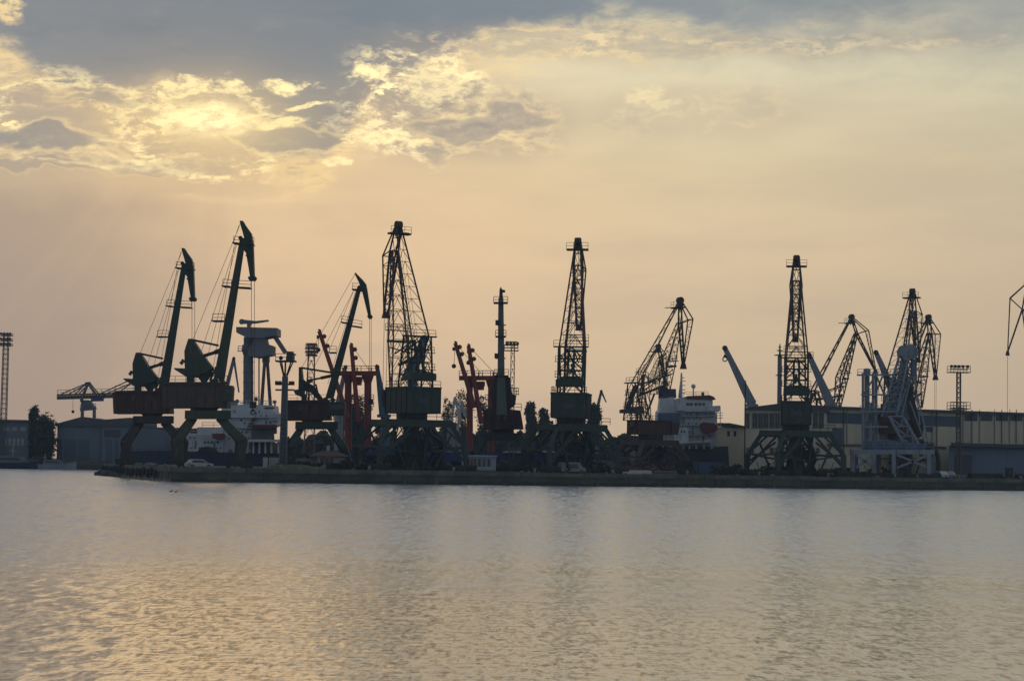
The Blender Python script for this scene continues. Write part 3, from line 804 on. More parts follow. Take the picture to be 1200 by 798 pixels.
    pl, pr = q(-.8, *Pv), q(.8, *Pv)
    for a, b_, r_ in ((tl, pl, .17), (tr, pr, .17), (pl, nl, .2), (pr, nr, .2), (tl, el, .14), (tr, er, .14), (el, nl, .13), (er, nr, .13), (el, er, .1), (pl, el, .1), (pr, er, .1)): m_.tube(a, b_, r_ * s, 6)
    m_.lattice([pl, pr], [nl, nr], 7, .08, .06); m_.lattice([el, er], [nl, nr], 6, .08, .06, x=False)
    m_.lattice([tl, tr], [pl, pr], 2, .08, .06)
    fj = T.part('fly_jib', m_, mj)
    m_ = MB(); m_.quad8([N_ for N_ in [q(-.62, N[0] - .5, N[1] - .8), q(.62, N[0] - .5, N[1] - .8), q(.62, N[0] + .5, N[1] - .8), q(-.62, N[0] + .5, N[1] - .8), q(-.4, N[0] - .3, N[1] + .3), q(.4, N[0] - .3, N[1] + .3), q(.4, N[0] + .3, N[1] + .3), q(-.4, N[0] + .3, N[1] + .3)]])
    T.part('sheave_block', m_, DARK, fj)
    m_ = MB(); m_.tube(q(-.5, T_[0], T_[1]), q(.5, T_[0], T_[1]), .7 * s, 12); m_.tube(q(-.65, T_[0], T_[1] - 1), q(.65, T_[0], T_[1] - 1), .5, 10); m_.bar(q(-.55, T_[0], T_[1] + .5), q(-.55, T_[0], T_[1] - 2), .15); m_.bar(q(.55, T_[0], T_[1] + .5), q(.55, T_[0], T_[1] - 2), .15)
    m_.bar(q(-1.9, T_[0] - .4, T_[1] - 1.5), q(1.9, T_[0] - .4, T_[1] - 1.5), 1.4, .3); m_.rail([q(-1.9, T_[0] - 1.1, T_[1] - 1.4), q(1.9, T_[0] - 1.1, T_[1] - 1.4)], 1.1, .035, 1)
    m_.bar(q(0, T_[0] - .2, T_[1] - 1.5), q(0, T_[0] - 3.2, T_[1] - 1.6), .9, .12)
    T.part('head_platform', m_, DARK)
    # tie link
    m_ = MB(); a, b_ = [q(-tw, A[0], za), q(tw, A[0], za)], [q(-.42, *T_), q(.42, *T_)]
    m_.lattice(a, b_, 9, ra * 1.15 * s, lace * .9)
    T.part('tie_link', m_, mj)
    m_ = MB()
    for x in (-.3, .3): m_.tube(q(x, T_[0], T_[1]), q(x, A[0] - 1, cwz[1] + 1), .035, 4)
    T.part('luffing_cable', m_, CABLE)
    if hook is not None:
        m_ = MB()
        for x in (-.3, .3): m_.tube(q(x, N[0], N[1] - .9), q(x, N[0], hook), .04, 4)
        hc = T.part('hoist_cable', m_, CABLE)
        m_ = MB(); m_.tube(q(-.3, N[0], hook), q(.3, N[0], hook), .6, 12); m_.bar(q(0, N[0], hook), q(0, N[0], hook - 1.4), .5, .5, .9, .9); m_.torus(q(0, N[0], hook - 1.9), .4, .12, rt, 10, 5)
        T.part('hook', m_, DARK, hc)
    return T
GR_L = 'lattice-jib harbour cranes'
PR = dict(A=(-1.6, 22.0), F_=(4.2, 10.4), Pv=(7.6, 36.8), T_=(6.2, 41.0), E=(9.6, 36.0), N=(10.2, 26.4))
def qbase(px, back): return QF(px, back)
lattice_crane(486, 0, R(-30), 'tallest lattice crane, its jib turned left of its dark green house', GR_L, base=qbase(481, 9), mc=GREEND, mj=BROWN, hook=13, span=7.6, house=(6.2, 7.5), s=1.018, **PR)
lattice_crane(672, 0, R(8), 'lattice crane seen from behind with a square dark green house, beside the poplar', GR_L, base=qbase(668.5, 9), mc=GREEND, mj=BROWN, span=6.6, house=(6.0, 8), s=1.012,
              A=(-1.6, 21.6), F_=(4.2, 10.4), Pv=(7.4, 36.4), T_=(6.2, 40.6), E=(9.4, 35.8), N=(10.0, 26.0))
lattice_crane(935, 0, R(7), 'lattice crane with a dark green house standing before the warehouse gable', GR_L, base=qbase(932, 9), mc=GREEND, mj=BROWN, span=7.2, house=(5.2, 8), s=1.008,
              A=(-1.6, 21.6), F_=(4.2, 10.4), Pv=(7.0, 36.4), T_=(6.2, 40.6), E=(9.4, 35.8), N=(10.0, 26.0))
# side-on cranes: measured in their own vertical plane
def prof(ax, D, th, zb, pts):
    k = D / FPX; out = {}
    for n_, (x, y) in pts.items(): out[n_] = ((x - ax) * k / math.sin(th), Z(x, y, D) - zb)
    return out
BRG = mat('brown_girder', (.075, .055, .045), .65, 0, (.05, .038, .032), rust=.3)
D_ = 397
lattice_crane(762, D_, R(68), 'brown lattice crane seen side on in front of the white ship bridge', GR_L, mc=BRG, mj=BRG, mh=RUSTY, tw=1.7, house=(4.6, 7.4), zh=(7.6, 10.4), cwz=(11.8, 12.8), span=5.6, ra=.11, lace=.045,
              **prof(762, D_, R(68), QZ, dict(A=(742, 449), F_=(778, 466), Pv=(796, 378), T_=(795.5, 351), E=(808.5, 373), N=(800.5, 427))))
D_ = 545
lattice_crane(745, D_, R(60), 'smaller brown lattice crane far behind the side-on crane, its head at mid jib height', 'far lattice-jib cranes', z0=1.2, mc=BRG, mj=BRG, mh=RUSTY, tw=1.2, house=(3, 4), zh=(8, 10), cwz=(10.6, 11.4), span=4.5, ra=.1, lace=.04, portal=True,
              **prof(745, D_, R(60), 1.2, dict(A=(752, 436), F_=(766, 462), Pv=(774, 418), T_=(770.5, 405), E=(777.5, 414), N=(779, 446))))
D_ = 480
lattice_crane(963, D_, R(80), 'brown lattice crane behind the warehouse roof, its fly reaching over the pale blue unloader', 'far lattice-jib cranes', z0=1.2, mc=BRG, mj=BRG, mh=RUSTY, tw=1.5, ra=.16, lace=.07,
              **prof(963, D_, R(80), 1.2, dict(A=(951, 458), F_=(981, 482), Pv=(1004, 391), T_=(997.5, 371), E=(1016.5, 387), N=(1027, 434))))
D_ = 425
lattice_crane(1053, D_, R(34), 'dark lattice crane directly behind the pale blue unloader, highest head on the right', 'far lattice-jib cranes', z0=QZ, mc=BRG, mj=BRG, mh=RUSTY, s=.965, ra=.16, tw=2.3, hook=14, A=(-1.8, 22.5), F_=(4.0, 11), Pv=(7.5, 37.2), T_=(7.2, 41.6), E=(10.2, 36.6), N=(10.6, 26.6), span=5)
D_ = 490
lattice_crane(1068, D_, R(66), 'brown lattice crane whose hanging fly tip shows right of the taller crane', 'far lattice-jib cranes', z0=1.2, mc=BRG, mj=BRG, mh=RUSTY, ra=.16, hook=8, tw=1.8,
              **prof(1068, D_, R(66), 1.2, dict(A=(1056, 438), F_=(1076, 478), Pv=(1091, 390), T_=(1089, 371), E=(1101.5, 391), N=(1098.5, 441))))
D_ = 475
lattice_crane(1236, D_, R(-75), 'crane cut off by the right picture edge, only its fly jib and cable showing', 'far lattice-jib cranes', z0=1.4, mc=BRG, mj=BRG, mh=RUSTY, ra=.17, hook=13.2,
              **prof(1236, D_, R(-75), 1.4, dict(A=(1246, 452), F_=(1214, 470), Pv=(1200, 362), T_=(1205, 331), E=(1186.5, 348.5), N=(1184, 412))))

# ---------------------------------------------------------------- ship-to-shore gantry on the far left
def boom_crane():
    D = 560
    T = Thing('gantry_crane', 'low harbour gantry crane with a long level lattice boom behind the left shed', 'crane', G(103, D, 1.2))
    w = lambda x, y, o=0.0: W(x, y, D + o)
    m_ = MB()
    m_.lattice([w(67, 462.5, -2), w(67, 462.5, 2), w(67, 467.5, 2), w(67, 467.5, -2)], [w(160, 460.2, -2), w(160, 460.2, 2), w(160, 464.8, 2), w(160, 464.8, -2)], 26, .22, .13)
    m_.rail([w(67, 462.5, -2.2), w(160, 460.2, -2.2)], 1.3, .06, 2.4)
    m_.bar(w(68, 465.5), w(160, 463), 1.6, .5)
    T.part('boom', m_, GALV)
    m_ = MB()
    for o in (-3, 3):
        m_.bar(w(103, 449, 0), w(95, 470, o), .6); m_.bar(w(103, 449, 0), w(113, 463, o), .5); m_.bar(w(100, 449.5), w(106, 449), .7)
    T.part('mast', m_, GALV)
    for a in ((101, 449.5, 72, 461.5), (103, 449.5, 80, 462), (106, 449.5, 116, 462), (104, 449.5, 92, 462), (100, 450, 88, 462)):
        m_ = MB()
        for o in (-1.5, 1.5): m_.bar(w(a[0], a[1]), w(a[2], a[3], o), .28)
        T.part('stay', m_, GALV)
    for a in ((116, 462, 152, 445.5), (120, 463, 160, 446.5), (136, 462, 172, 436)):
        m_ = MB(); m_.bar(w(a[0], a[1]), w(a[2], a[3]), .3); T.part('stay', m_, GALV)
    m_ = MB(); m_.prism(P3([(97, 469), (105, 469), (108, 474), (112, 479), (97, 480)], D), YV * 5)
    m_.bar(w(94, 480, -4), w(112, 478.6, -4), .8); m_.rail([w(94, 480, -4), w(112, 478.6, -4)], 1.3, .07)
    T.part('machine_house', m_, GREY)
    for x in (96.5, 110.5):
        for o in (-5, 5):
            m_ = MB(); m_.bar(w(x, 479, o), G(x, D + o, 1.2), .8); T.part('leg', m_, GREY)
    m_ = MB(); m_.prism(P3([(107, 464.6), (121.3, 464.2), (121.3, 470), (107, 470.4)], D, -3), YV * 1.2)
    T.part('sign_board', m_, mat('sign_blue', (.03, .05, .16), .5))
    m_ = MB(); m_.tube(w(85.5, 467), w(85.5, 481), .05, 4); c_ = T.part('hoist_cable', m_, CABLE)
    m_ = MB(); m_.ball(w(85.5, 482.4), .45); T.part('hook', m_, DARK, c_)
boom_crane()

# ---------------------------------------------------------------- floodlight and antenna masts
def lattice_mast(px, D, pyt, w0, w1, label, rings, z0=QZ, material=GALV, cat='mast', heads=None, n=14, name='floodlight_mast', group='lattice masts', solid=0):
    b = G(px, D, z0); top = W(px, pyt, D); k = D / FPX
    top = Vector((b.x, D, top.z))
    T = Thing(name, label, cat, b, group)
    def q(x, y, py): z = Z(px, py, D); return Vector((b.x + x, D + y, z))
    m_ = MB()
    a0, a1 = w0 * k / 2, w1 * k / 2
    A = [b + Vector(v) for v in ((-a0, -a0, 0), (a0, -a0, 0), (a0, a0, 0), (-a0, a0, 0))]
    B = [top + Vector(v) for v in ((-a1, -a1, 0), (a1, -a1, 0), (a1, a1, 0), (-a1, a1, 0))]
    m_.lattice(A, B, n, .085, .045)
    if solid: m_.tube(b, top, solid * k, 8)
    T.part('mast_column', m_, material)
    for (x0, x1, py, h) in rings:
        m_ = MB(); c0, c1 = (x0 - px) * k, (x1 - px) * k; d_ = (c1 - c0) / 2 * .8
        for y in (-d_, d_): m_.bar(q(c0, y, py), q(c1, y, py), .35, .12); m_.rail([q(c0, y, py), q(c1, y, py)], h, .06, 1.3)
        for x in (c0, 0, c1): m_.bar(q(x, -d_, py), q(x, d_, py), .3, .12)
        pl = T.part('platform', m_, material)
    if heads:
        for (x, py) in heads:
            m_ = MB(); p = q((x - px) * k, -.6, py); m_.bar(p + Vector((0, .2, .15)), p + Vector((0, -.2, -.1)), .4, .35, .55, .5); m_.tube(p + Vector((0, .2, 0)), p + Vector((0, .2, -.8)), .06, 5)
            T.part('floodlight', m_, LAMPM)
    return T
lattice_mast(2.5, 500, 391, 6.5, 5.5, 'tall lattice mast with three rows of floodlights at the left picture edge', [(-4, 9, 405, .6), (-4, 9, 399.5, .6), (-4, 9, 393.5, .6)], z0=1.2, heads=[(x, y) for y in (391, 397, 403) for x in (-3, 0.5, 4.5, 8)], n=26)
lattice_mast(1123, 402, 436, 4.2, 4.2, 'lattice floodlight mast standing in front of the long warehouse roof', [(1111.5, 1134.5, 436.5, 1.3), (1111.5, 1134.5, 479, 1.3), (1115, 1131, 483, .9)], z0=1.4, heads=[(x, 429.5) for x in (1113.5, 1118, 1122.5, 1127, 1132.5)], n=22)
T = lattice_mast(598.5, 415, 404, 5.5, 4, 'thin lattice lamp mast showing just right of the upright crane column', [(588.5, 604.5, 411, 1.2), (590, 603.5, 404.5, .7), (592, 606, 462, 1.3)], z0=1.4, heads=[(x, 402.5) for x in (592, 596, 600, 604)], n=16)
lattice_mast(361.8, 470, 403, 13, 6.5, 'red lattice antenna tower with stacked aerial rings behind the maroon crane house', [(355.5, 368, 405, .5), (355, 369, 409, .5), (355, 369, 413.5, .5), (356, 368, 417, .4)], z0=1.2, material=mat('mast_red_brown', (.13, .06, .05), .6, 0, (.08, .045, .04)), n=15, name='antenna_tower')
m_ = MB()
def lamp_post():
    D = 342; px = 331.5; b = QF(px, 10); D = b.y; k = D / FPX
    T = Thing('lamp_post', 'thick lattice lamp post with a boxed platform head beside the white ship', 'lamp post', b)
    q = lambda x, py, y=0.0: Vector((b.x + (x - px) * k, D + y, Z(px, py, D)))
    m_ = MB(); c = .55
    A = [b + Vector(v) for v in ((-c, -c, 0), (c, -c, 0), (c, c, 0), (-c, c, 0))]; B = [Vector((b.x + x, D + y, Z(px, 441, D))) for x, y in ((-.35, -.35), (.35, -.35), (.35, .35), (-.35, .35))]
    m_.lattice(A, B, 20, .1, .08); m_.tube(b, q(px, 441), .36, 8)
    T.part('post', m_, GREY)
    m_ = MB()
    for x in (322, 343):
        for y in (-1.3, 1.3): m_.bar(q(px + (x - px) * .18, 440, y * .3), q(x - (1 if x > px else -1) * 4, 424, y), .16)
    for x in (-.3, .3): m_.bar(q(px, 441, x), q(px, 424, x), .2)
    m_.prism([q(320.5, 422.8), q(343.6, 422.4), q(343.6, 424), q(320.5, 424.2)], YV * 3); m_.rail([q(321, 423, -1.4), q(343, 423, -1.4)], 1.1, .05)
    pl = T.part('platform', m_, DARK)
    m_ = MB(); m_.prism([q(333.4, 412), q(340.6, 412), q(341, 422.4), q(332.6, 422.4)], YV * 2); m_.bar(q(338, 417), q(343.8, 415), .2); T.part('lamp_box', m_, LAMPM, pl)
    m_ = MB(); m_.ball(q(326, 419.5), .35); m_.tube(q(326, 420), q(326, 423), .08, 5); T.part('lamp', m_, LAMPM, pl)
    for y in (450.5, 457):
        m_ = MB(); m_.bar(q(320.5, y), q(342.5, y - .3), .28); T.part('cross_arm', m_, GALV)
    for x in (322, 326, 338, 341):
        m_ = MB(); m_.bar(q(x, 450, 0), q(x, 447.8, -.5), .5, .4); T.part('floodlight', m_, LAMPM)
lamp_post()
def pole_mast():
    D = 455; b = G(912.5, D, 1.2); T = Thing('pole_mast', 'plain grey column with ringed platforms behind the warehouse gable roof', 'mast', b)
    q = lambda py: Vector((b.x, D, Z(912.5, py, D)))
    m_ = MB(); m_.tube(b, q(417), .55, 12, .5); m_.tube(q(417), q(403), .28, 8, .12); T.part('column', m_, GREY)
    for py, w_ in ((416.5, 1.1), (411, .6), (440, .8), (407, .3)):
        m_ = MB(); m_.tube(q(py), q(py - .8), w_, 14); m_.bar(q(py) - Vector((w_ * 1.2, 0, 0)), q(py) + Vector((w_ * 1.2, 0, 0)), .15); T.part('ring_platform', m_, DARK)
pole_mast()

# ---------------------------------------------------------------- giant shipyard gantry tower
def yard_tower():
    D = 520
    T = Thing('shipyard_crane', 'huge grey shipyard tower crane with a broad flat head above the white ship', 'crane', G(296, D, 1.2))
    w = lambda x, y, o=0.0: W(x, y, D + o)
    k = D / FPX
    m_ = MB(); m_.tube(G(291, D, 1.2), w(291, 415), 6.2 * k, 18, 5.8 * k)
    m_.tube(w(291, 416), w(291, 410), 6 * k, 18, 8 * k); m_.tube(w(291, 410), w(291, 404), 8 * k, 18, 7 * k); m_.tube(w(291, 404), w(291, 395), 5.5 * k, 14)
    for y in (424, 436, 448, 460, 471): m_.tube(w(291, y), w(291, y + .8), 6.5 * k, 18)
    T.part('tower_column', m_, PBLUE if False else mat('tower_grey', (.12, .13, .145), .6, 0, (.075, .08, .09), streak=True, rust=.3))
    m_ = MB(); m_.prism(P3([(279.5, 384.4), (327, 385.6), (327, 394.4), (322.5, 394.8), (311, 397), (292, 397), (281.5, 392), (279.5, 390.6)], D), YV * 9)
    T.part('head_girder', m_, GREY)
    m_ = MB(); m_.prism(P3([(299, 396), (312, 396), (314, 404), (321.5, 406), (321, 416.5), (303, 419.5), (293, 418), (293, 408), (298, 404)], D), YV * 7)
    T.part('machine_house', m_, GREY)
    m_ = MB(); m_.prism(P3([(281.5, 376), (284, 374.6), (300, 376.4), (314.5, 375), (315, 376.6), (300, 379), (294, 379.5), (293, 384.5), (289.8, 384.5), (289.8, 379.4), (283, 379.6)], D), YV * 1.6)
    m_.ball(w(283.3, 377), .75, nu=10)
    T.part('top_arm', m_, GREY)
    m_ = MB()
    for o in (-2, 2): m_.bar(w(322, 394, o), w(334, 413, o), .6, .6)
    m_.lattice([w(320.5, 395, -2), w(323.5, 393.5, -2)], [w(333, 414, -2), w(336, 412.5, -2)], 8, .25, .15); m_.prism(P3([(320.5, 395), (323.5, 393.5), (336, 412), (333, 414)], D), YV * 2)
    T.part('inclined_strut', m_, GREY)
    for (a, b, c) in ((310.5, 305, 303.3), (313, 318, 319.8)):
        for o in (-3, 3):
            m_ = MB(); m_.bar(w(a, 419, o * .6), G(b + (c - b) * 2.1, D + o, 1.2), .75, .75, .9, .9); T.part('leg', m_, BROWN)
    m_ = MB(); m_.tube(w(311.7, 425), w(311.7, 416), 1.0, 10); T.part('leg_joint', m_, GREY)
    m_ = MB(); m_.tube(w(303.5, 419), G(303.5, D, 1.2), .18, 6); T.part('pipe', m_, GALV)
    m_ = MB(); m_.rail([w(279, 411, -2), w(284, 411, -2)], 1.2, .08); m_.bar(w(278.5, 411.4, -2), w(285, 411.4, -2), .9, .2); T.part('platform', m_, GREY)
yard_tower()

# ---------------------------------------------------------------- small distant jib cranes
def small_jib(pts, D, label, material, r0=.9, r1=.45, base_w=3.0, z0=1.2, strut=None, name='jib_crane', nose=None, hookx=None):
    (x0, y0), (x1, y1) = pts
    b = G(x0, D, z0); T = Thing(name, label, 'crane', b, 'slender jib cranes on ships and shore')
    w = lambda x, y, o=0.0: W(x, y, D + o)
    m_ = MB(); m_.tube(b, Vector((b.x, D, w(x0, y0).z - .4)), base_w * .32, 14); m_.tube(w(x0, y0 + 3), w(x0, y0 - .5), base_w * .5, 14)
    T.part('pedestal', m_, material)
    m_ = MB(); m_.prism([w(x0 - 1.5, y0), w(x0 + 4, y0), w(x0 + 4.5, y0 - 5), w(x0 - 1, y0 - 6)], YV * 1.8); cb = T.part('cab', m_, material)
    m_ = MB(); m_.bar(w(x0, y0 - 1), w(x1, y1), r0 * 2, r0 * 2, r1 * 2, r1 * 2, up=YV)
    jb = T.part('jib', m_, material)
    m_ = MB(); m_.tube(w(x1, y1, -.6), w(x1, y1, .6), r1 * 1.3, 10); m_.bar(w(x1, y1), w(x1 + (x1 - x0) * .05, y1 - 1.5), .5); T.part('jib_head', m_, DARK, jb)
    m_ = MB()
    for (a, b_) in ((.3, .95),): m_.tube(w(x0 + 3, y0 - 6), w(x0 + (x1 - x0) * b_, y0 + (y1 - y0) * b_ - 1), .06, 5)
    T.part('stay_cable', m_, CABLE)
    if nose: m_ = MB(); m_.bar(w(x1, y1), w(*nose), .6, .6, .35, .35); T.part('fly_jib', m_, material)
    if hookx:
        m_ = MB(); m_.tube(w(x1, y1), w(x1, hookx), .05, 4); c_ = T.part('hoist_cable', m_, CABLE)
        m_ = MB(); m_.bar(w(x1, hookx - 3), w(x1, hookx), .5, .5, .8, .8); m_.torus(w(x1, hookx + 2), .5, .14, YV, 10, 5); T.part('hook', m_, DARK, c_)
small_jib([(881, 474), (849.5, 408)], 460, 'pale blue jib crane leaning left behind the low annex, hook at its tip', PBLUE, 1.0, .5, hookx=419)
small_jib([(973, 474), (948, 416)], 460, 'pale blue jib crane leaning left, partly behind the crane before the gable', PBLUE, 1.0, .5)
small_jib([(1051, 470), (1026.5, 413)], 452, 'pale blue jib crane whose tip shows between the unloader column and its boom', PBLUE, .9, .45)
small_jib([(450, 486), (442, 430)], 428, 'blue jib crane beside the right-hand red ship mast of the left pair', BLUE, 1.0, .4, nose=(441, 427))
small_jib([(482, 440), (497, 398)], 428, 'bright blue crane jib seen through the tallest lattice crane frame', BLUE, 1.1, .8)
small_jib([(396, 475), (405, 430)], 445, 'thin grey-blue jib leaning right behind the maroon-house crane jib', PBLUE, .6, .35)
small_jib([(698, 488), (704.6, 458.5)], 600, 'tiny grey slewing crane over the far trees, right of the middle lattice crane', GREY, .55, .35, nose=(710.4, 471.5))
small_jib([(262, 470), (274, 420)], 540, 'small distant crane with a folded jib, left of the shipyard tower', GREY, .6, .35, nose=(280, 460))
def lattice_stub(px, D, pts, label):
    T = Thing('jib_crane', label, 'crane', G(px, D, 1.2), 'slender jib cranes on ships and shore')
    w = lambda x, y, o=0.0: W(x, y, D + o)
    for a, b in zip(pts, pts[1:]):
        m_ = MB(); m_.lattice([w(a[0] - 1, a[1], -.8), w(a[0] + 1, a[1], -.8), w(a[0], a[1], .8)], [w(b[0] - .8, b[1], -.8), w(b[0] + .8, b[1], -.8), w(b[0], b[1], .8)], 7, .16, .1); T.part('boom_section', m_, OFFW)
    m_ = MB(); m_.tube(G(px, D, 1.2), w(pts[0][0], pts[0][1]), 1.0, 10); T.part('pedestal', m_, GREY)
lattice_stub(528, 520, [(528, 500), (533, 466), (540, 492)], 'pale folded lattice boom among the bare trees left of the middle red masts')
lattice_stub(536, 545, [(536, 505), (541, 470), (545, 488)], 'second pale folded boom, closer to the middle red masts')

# ---------------------------------------------------------------- pale blue unloader with folded boom
def unloader():
    b = QF(1045, 8); D = b.y; k = D / FPX
    T = Thing('ship_unloader', 'pale blue ship unloader with twin columns, folded boom and dark curved chute', 'unloader', b)
    w = lambda x, y, o=0.0: W(x, y, D + o)
    for x in (1001, 1026, 1049, 1090):
        for o in (-4.5, 4.5):
            m_ = MB(); p = w(x + (o * .4), 552, o); p.z = QZ + .9; m_.bar(w(x + o * .4, 531, o), p, .75, .75); lg = T.part('leg', m_, PBLUE)
            m_ = MB(); m_.bar(p - Vector((1.7, 0, .2)), p + Vector((1.7, 0, -.2)), .7)
            for u in (-1.2, 0, 1.2): m_.tube(p + Vector((u, -.4, -.5)), p + Vector((u, .4, -.5)), .34, 10)
            T.part('bogie', m_, DARK, lg)
    m_ = MB()
    for o in (-4.5, 4.5):
        m_.bar(w(997, 529.5, o), w(1094, 529.5, o), .7, .85)
        for a, c in ((1003, 1024), (1051, 1088)): m_.bar(w(a, 533, o), w(c, 548, o), .4); m_.bar(w(c, 533, o), w(a, 548, o), .4)
    for x in (998, 1026, 1049, 1093): m_.bar(w(x, 529.5, -4.5), w(x, 529.5, 4.5), .8, 1)
    m_.rail([w(997, 526.8, -4.8), w(1094, 526.8, -4.8)], 1.1, .05)
    T.part('portal_frame', m_, PBLUE)
    m_ = MB(); m_.prism(P3([(1014, 517), (1034, 515), (1052, 518), (1078, 521), (1080, 527), (1014, 527)], D), YV * 7)
    for x in (1022, 1040, 1060): m_.bar(w(x, 517, -3.6), w(x, 527, -3.6), .2)
    hs = T.part('machine_house', m_, BLUE)
    for x in (1018, 1030): m_ = MB(); m_.prism(P3([(x, 519), (x + 4, 519), (x + 4, 523), (x, 523)], D, -3.55), YV * .08); T.part('window', m_, GLASS, hs)
    for x, o, r_ in ((1011.2, -2, .24), (1016, 1, .5), (1026.5, -1, .3), (1023, 2, .24)):
        m_ = MB(); m_.tube(w(x, 527, o), w(x, 437, o), r_, 12); T.part('column', m_, PBLUE)
    m_ = MB(); m_.tube(w(1016, 440, 0), w(1016, 433, 0), 4.2 * k, 16); m_.ball(w(1016, 433, 0), 4.2 * k, 1, 1, .35, nu=16); T.part('tank', m_, PBLUE)
    for y, x0, x1 in ((439.5, 1005, 1048), (462.5, 1010, 1040), (482, 1008, 1050), (500, 1010, 1040)):
        m_ = MB(); m_.bar(w(x0, y, -2.4), w(x1, y, -2.4), .35, .3); m_.bar(w(x0, y, 2.4), w(x1, y, 2.4), .35, .3); m_.bar(w(x0, y, -2.4), w(x0, y, 2.4), .3); m_.bar(w(x1, y, -2.4), w(x1, y, 2.4), .3)
        m_.rail([w(x0, y, -2.4), w(min(x1, 1030), y, -2.4)], 1.1, .05)
        T.part('platform', m_, PBLUE)
    for a in ((1012, 500, 1025, 463), (1026, 482, 1012, 462), (1012, 462, 1026, 440), (1027, 440, 1044, 482), (1034, 441, 1026, 462), (1012, 527, 1026, 500)):
        m_ = MB(); m_.bar(w(a[0], a[1], -1.5), w(a[2], a[3], -1.5), .3); T.part('brace', m_, PBLUE)
    # folded boom: deep lattice box leaning right, head at the top
    m_ = MB()
    m_.lattice([w(1033, 488, -2), w(1050, 488, -2), w(1050, 488, 2), w(1033, 488, 2)], [w(1056, 410, -1.6), w(1066, 412, -1.6), w(1066, 412, 1.6), w(1056, 410, 1.6)], 9, .24, .12)
    m_.lattice([w(1039, 488, -1), w(1056, 490, -1)], [w(1062, 420, -1), (w(1070, 430, -1))], 9, .2, .1)
    T.part('boom', m_, PBLUE)
    m_ = MB(); m_.prism(P3([(1047, 474), (1055, 436), (1059, 416), (1064, 420), (1062, 444), (1057, 470), (1066, 492), (1054, 492)], D, 1.5), YV * 1.6)
    T.part('conveyor_casing', m_, mat('casing_blue', (.10, .13, .18), .6, 0, (.06, .08, .11), rust=.1))
    m_ = MB(); m_.prism(P3([(1053, 411), (1057, 406), (1066, 405), (1073, 409), (1074, 417), (1068, 422), (1060, 420), (1054, 418)], D), YV * 4)
    for (x, y, r_) in ((1058, 411, 1.0), (1067, 410, 1.1), (1063, 417, .9)): m_.tube(w(x, y, -2.3), w(x, y, 2.3), r_, 14)
    T.part('boom_head', m_, PBLUE)
    m_ = MB(); m_.prism(P3([(1068, 421), (1072.5, 421), (1072.5, 441), (1067.5, 441)], D, -1), YV * 1.2); T.part('hanging_arm', m_, BLUE)
    m_ = MB(); pts = [(1063, 450), (1067, 462), (1069, 475), (1073, 488), (1079, 498), (1081, 508)]
    m_.prism(P3([(1060, 452), (1065, 449), (1069, 464), (1073, 478), (1078, 490), (1081, 502), (1080, 510), (1076, 513), (1071, 502), (1064, 488), (1062, 470)], D, 2), YV * 2.4)
    T.part('chute', m_, DARK)
    m_ = MB(); m_.lattice([w(1042, 488, -3), w(1058, 488, -3), w(1058, 488, 3), w(1042, 488, 3)], [w(1061, 524, -3), w(1077, 522, -3), w(1077, 522, 3), w(1061, 524, 3)], 3, .3, .18)
    T.part('lower_truss', m_, PBLUE)
    for a in ((1062, 455, 1050, 488), (1072, 441, 1078, 498), (1070, 442, 1088, 520), (1066, 470, 1086, 524)):
        m_ = MB(); m_.tube(w(a[0], a[1], -2), w(a[2], a[3], -2), .13, 6); T.part('stay', m_, PBLUE)
    m_ = MB(); m_.prism(P3([(1080, 517), (1092, 519), (1094, 527), (1080, 527)], D), YV * 4); T.part('winch_house', m_, DARK)
    m_ = MB(); m_.path([w(1094, 524), w(1098, 530), w(1100, 540), w(1100, 552)], .45, 8); T.part('hose', m_, DARK)
unloader()

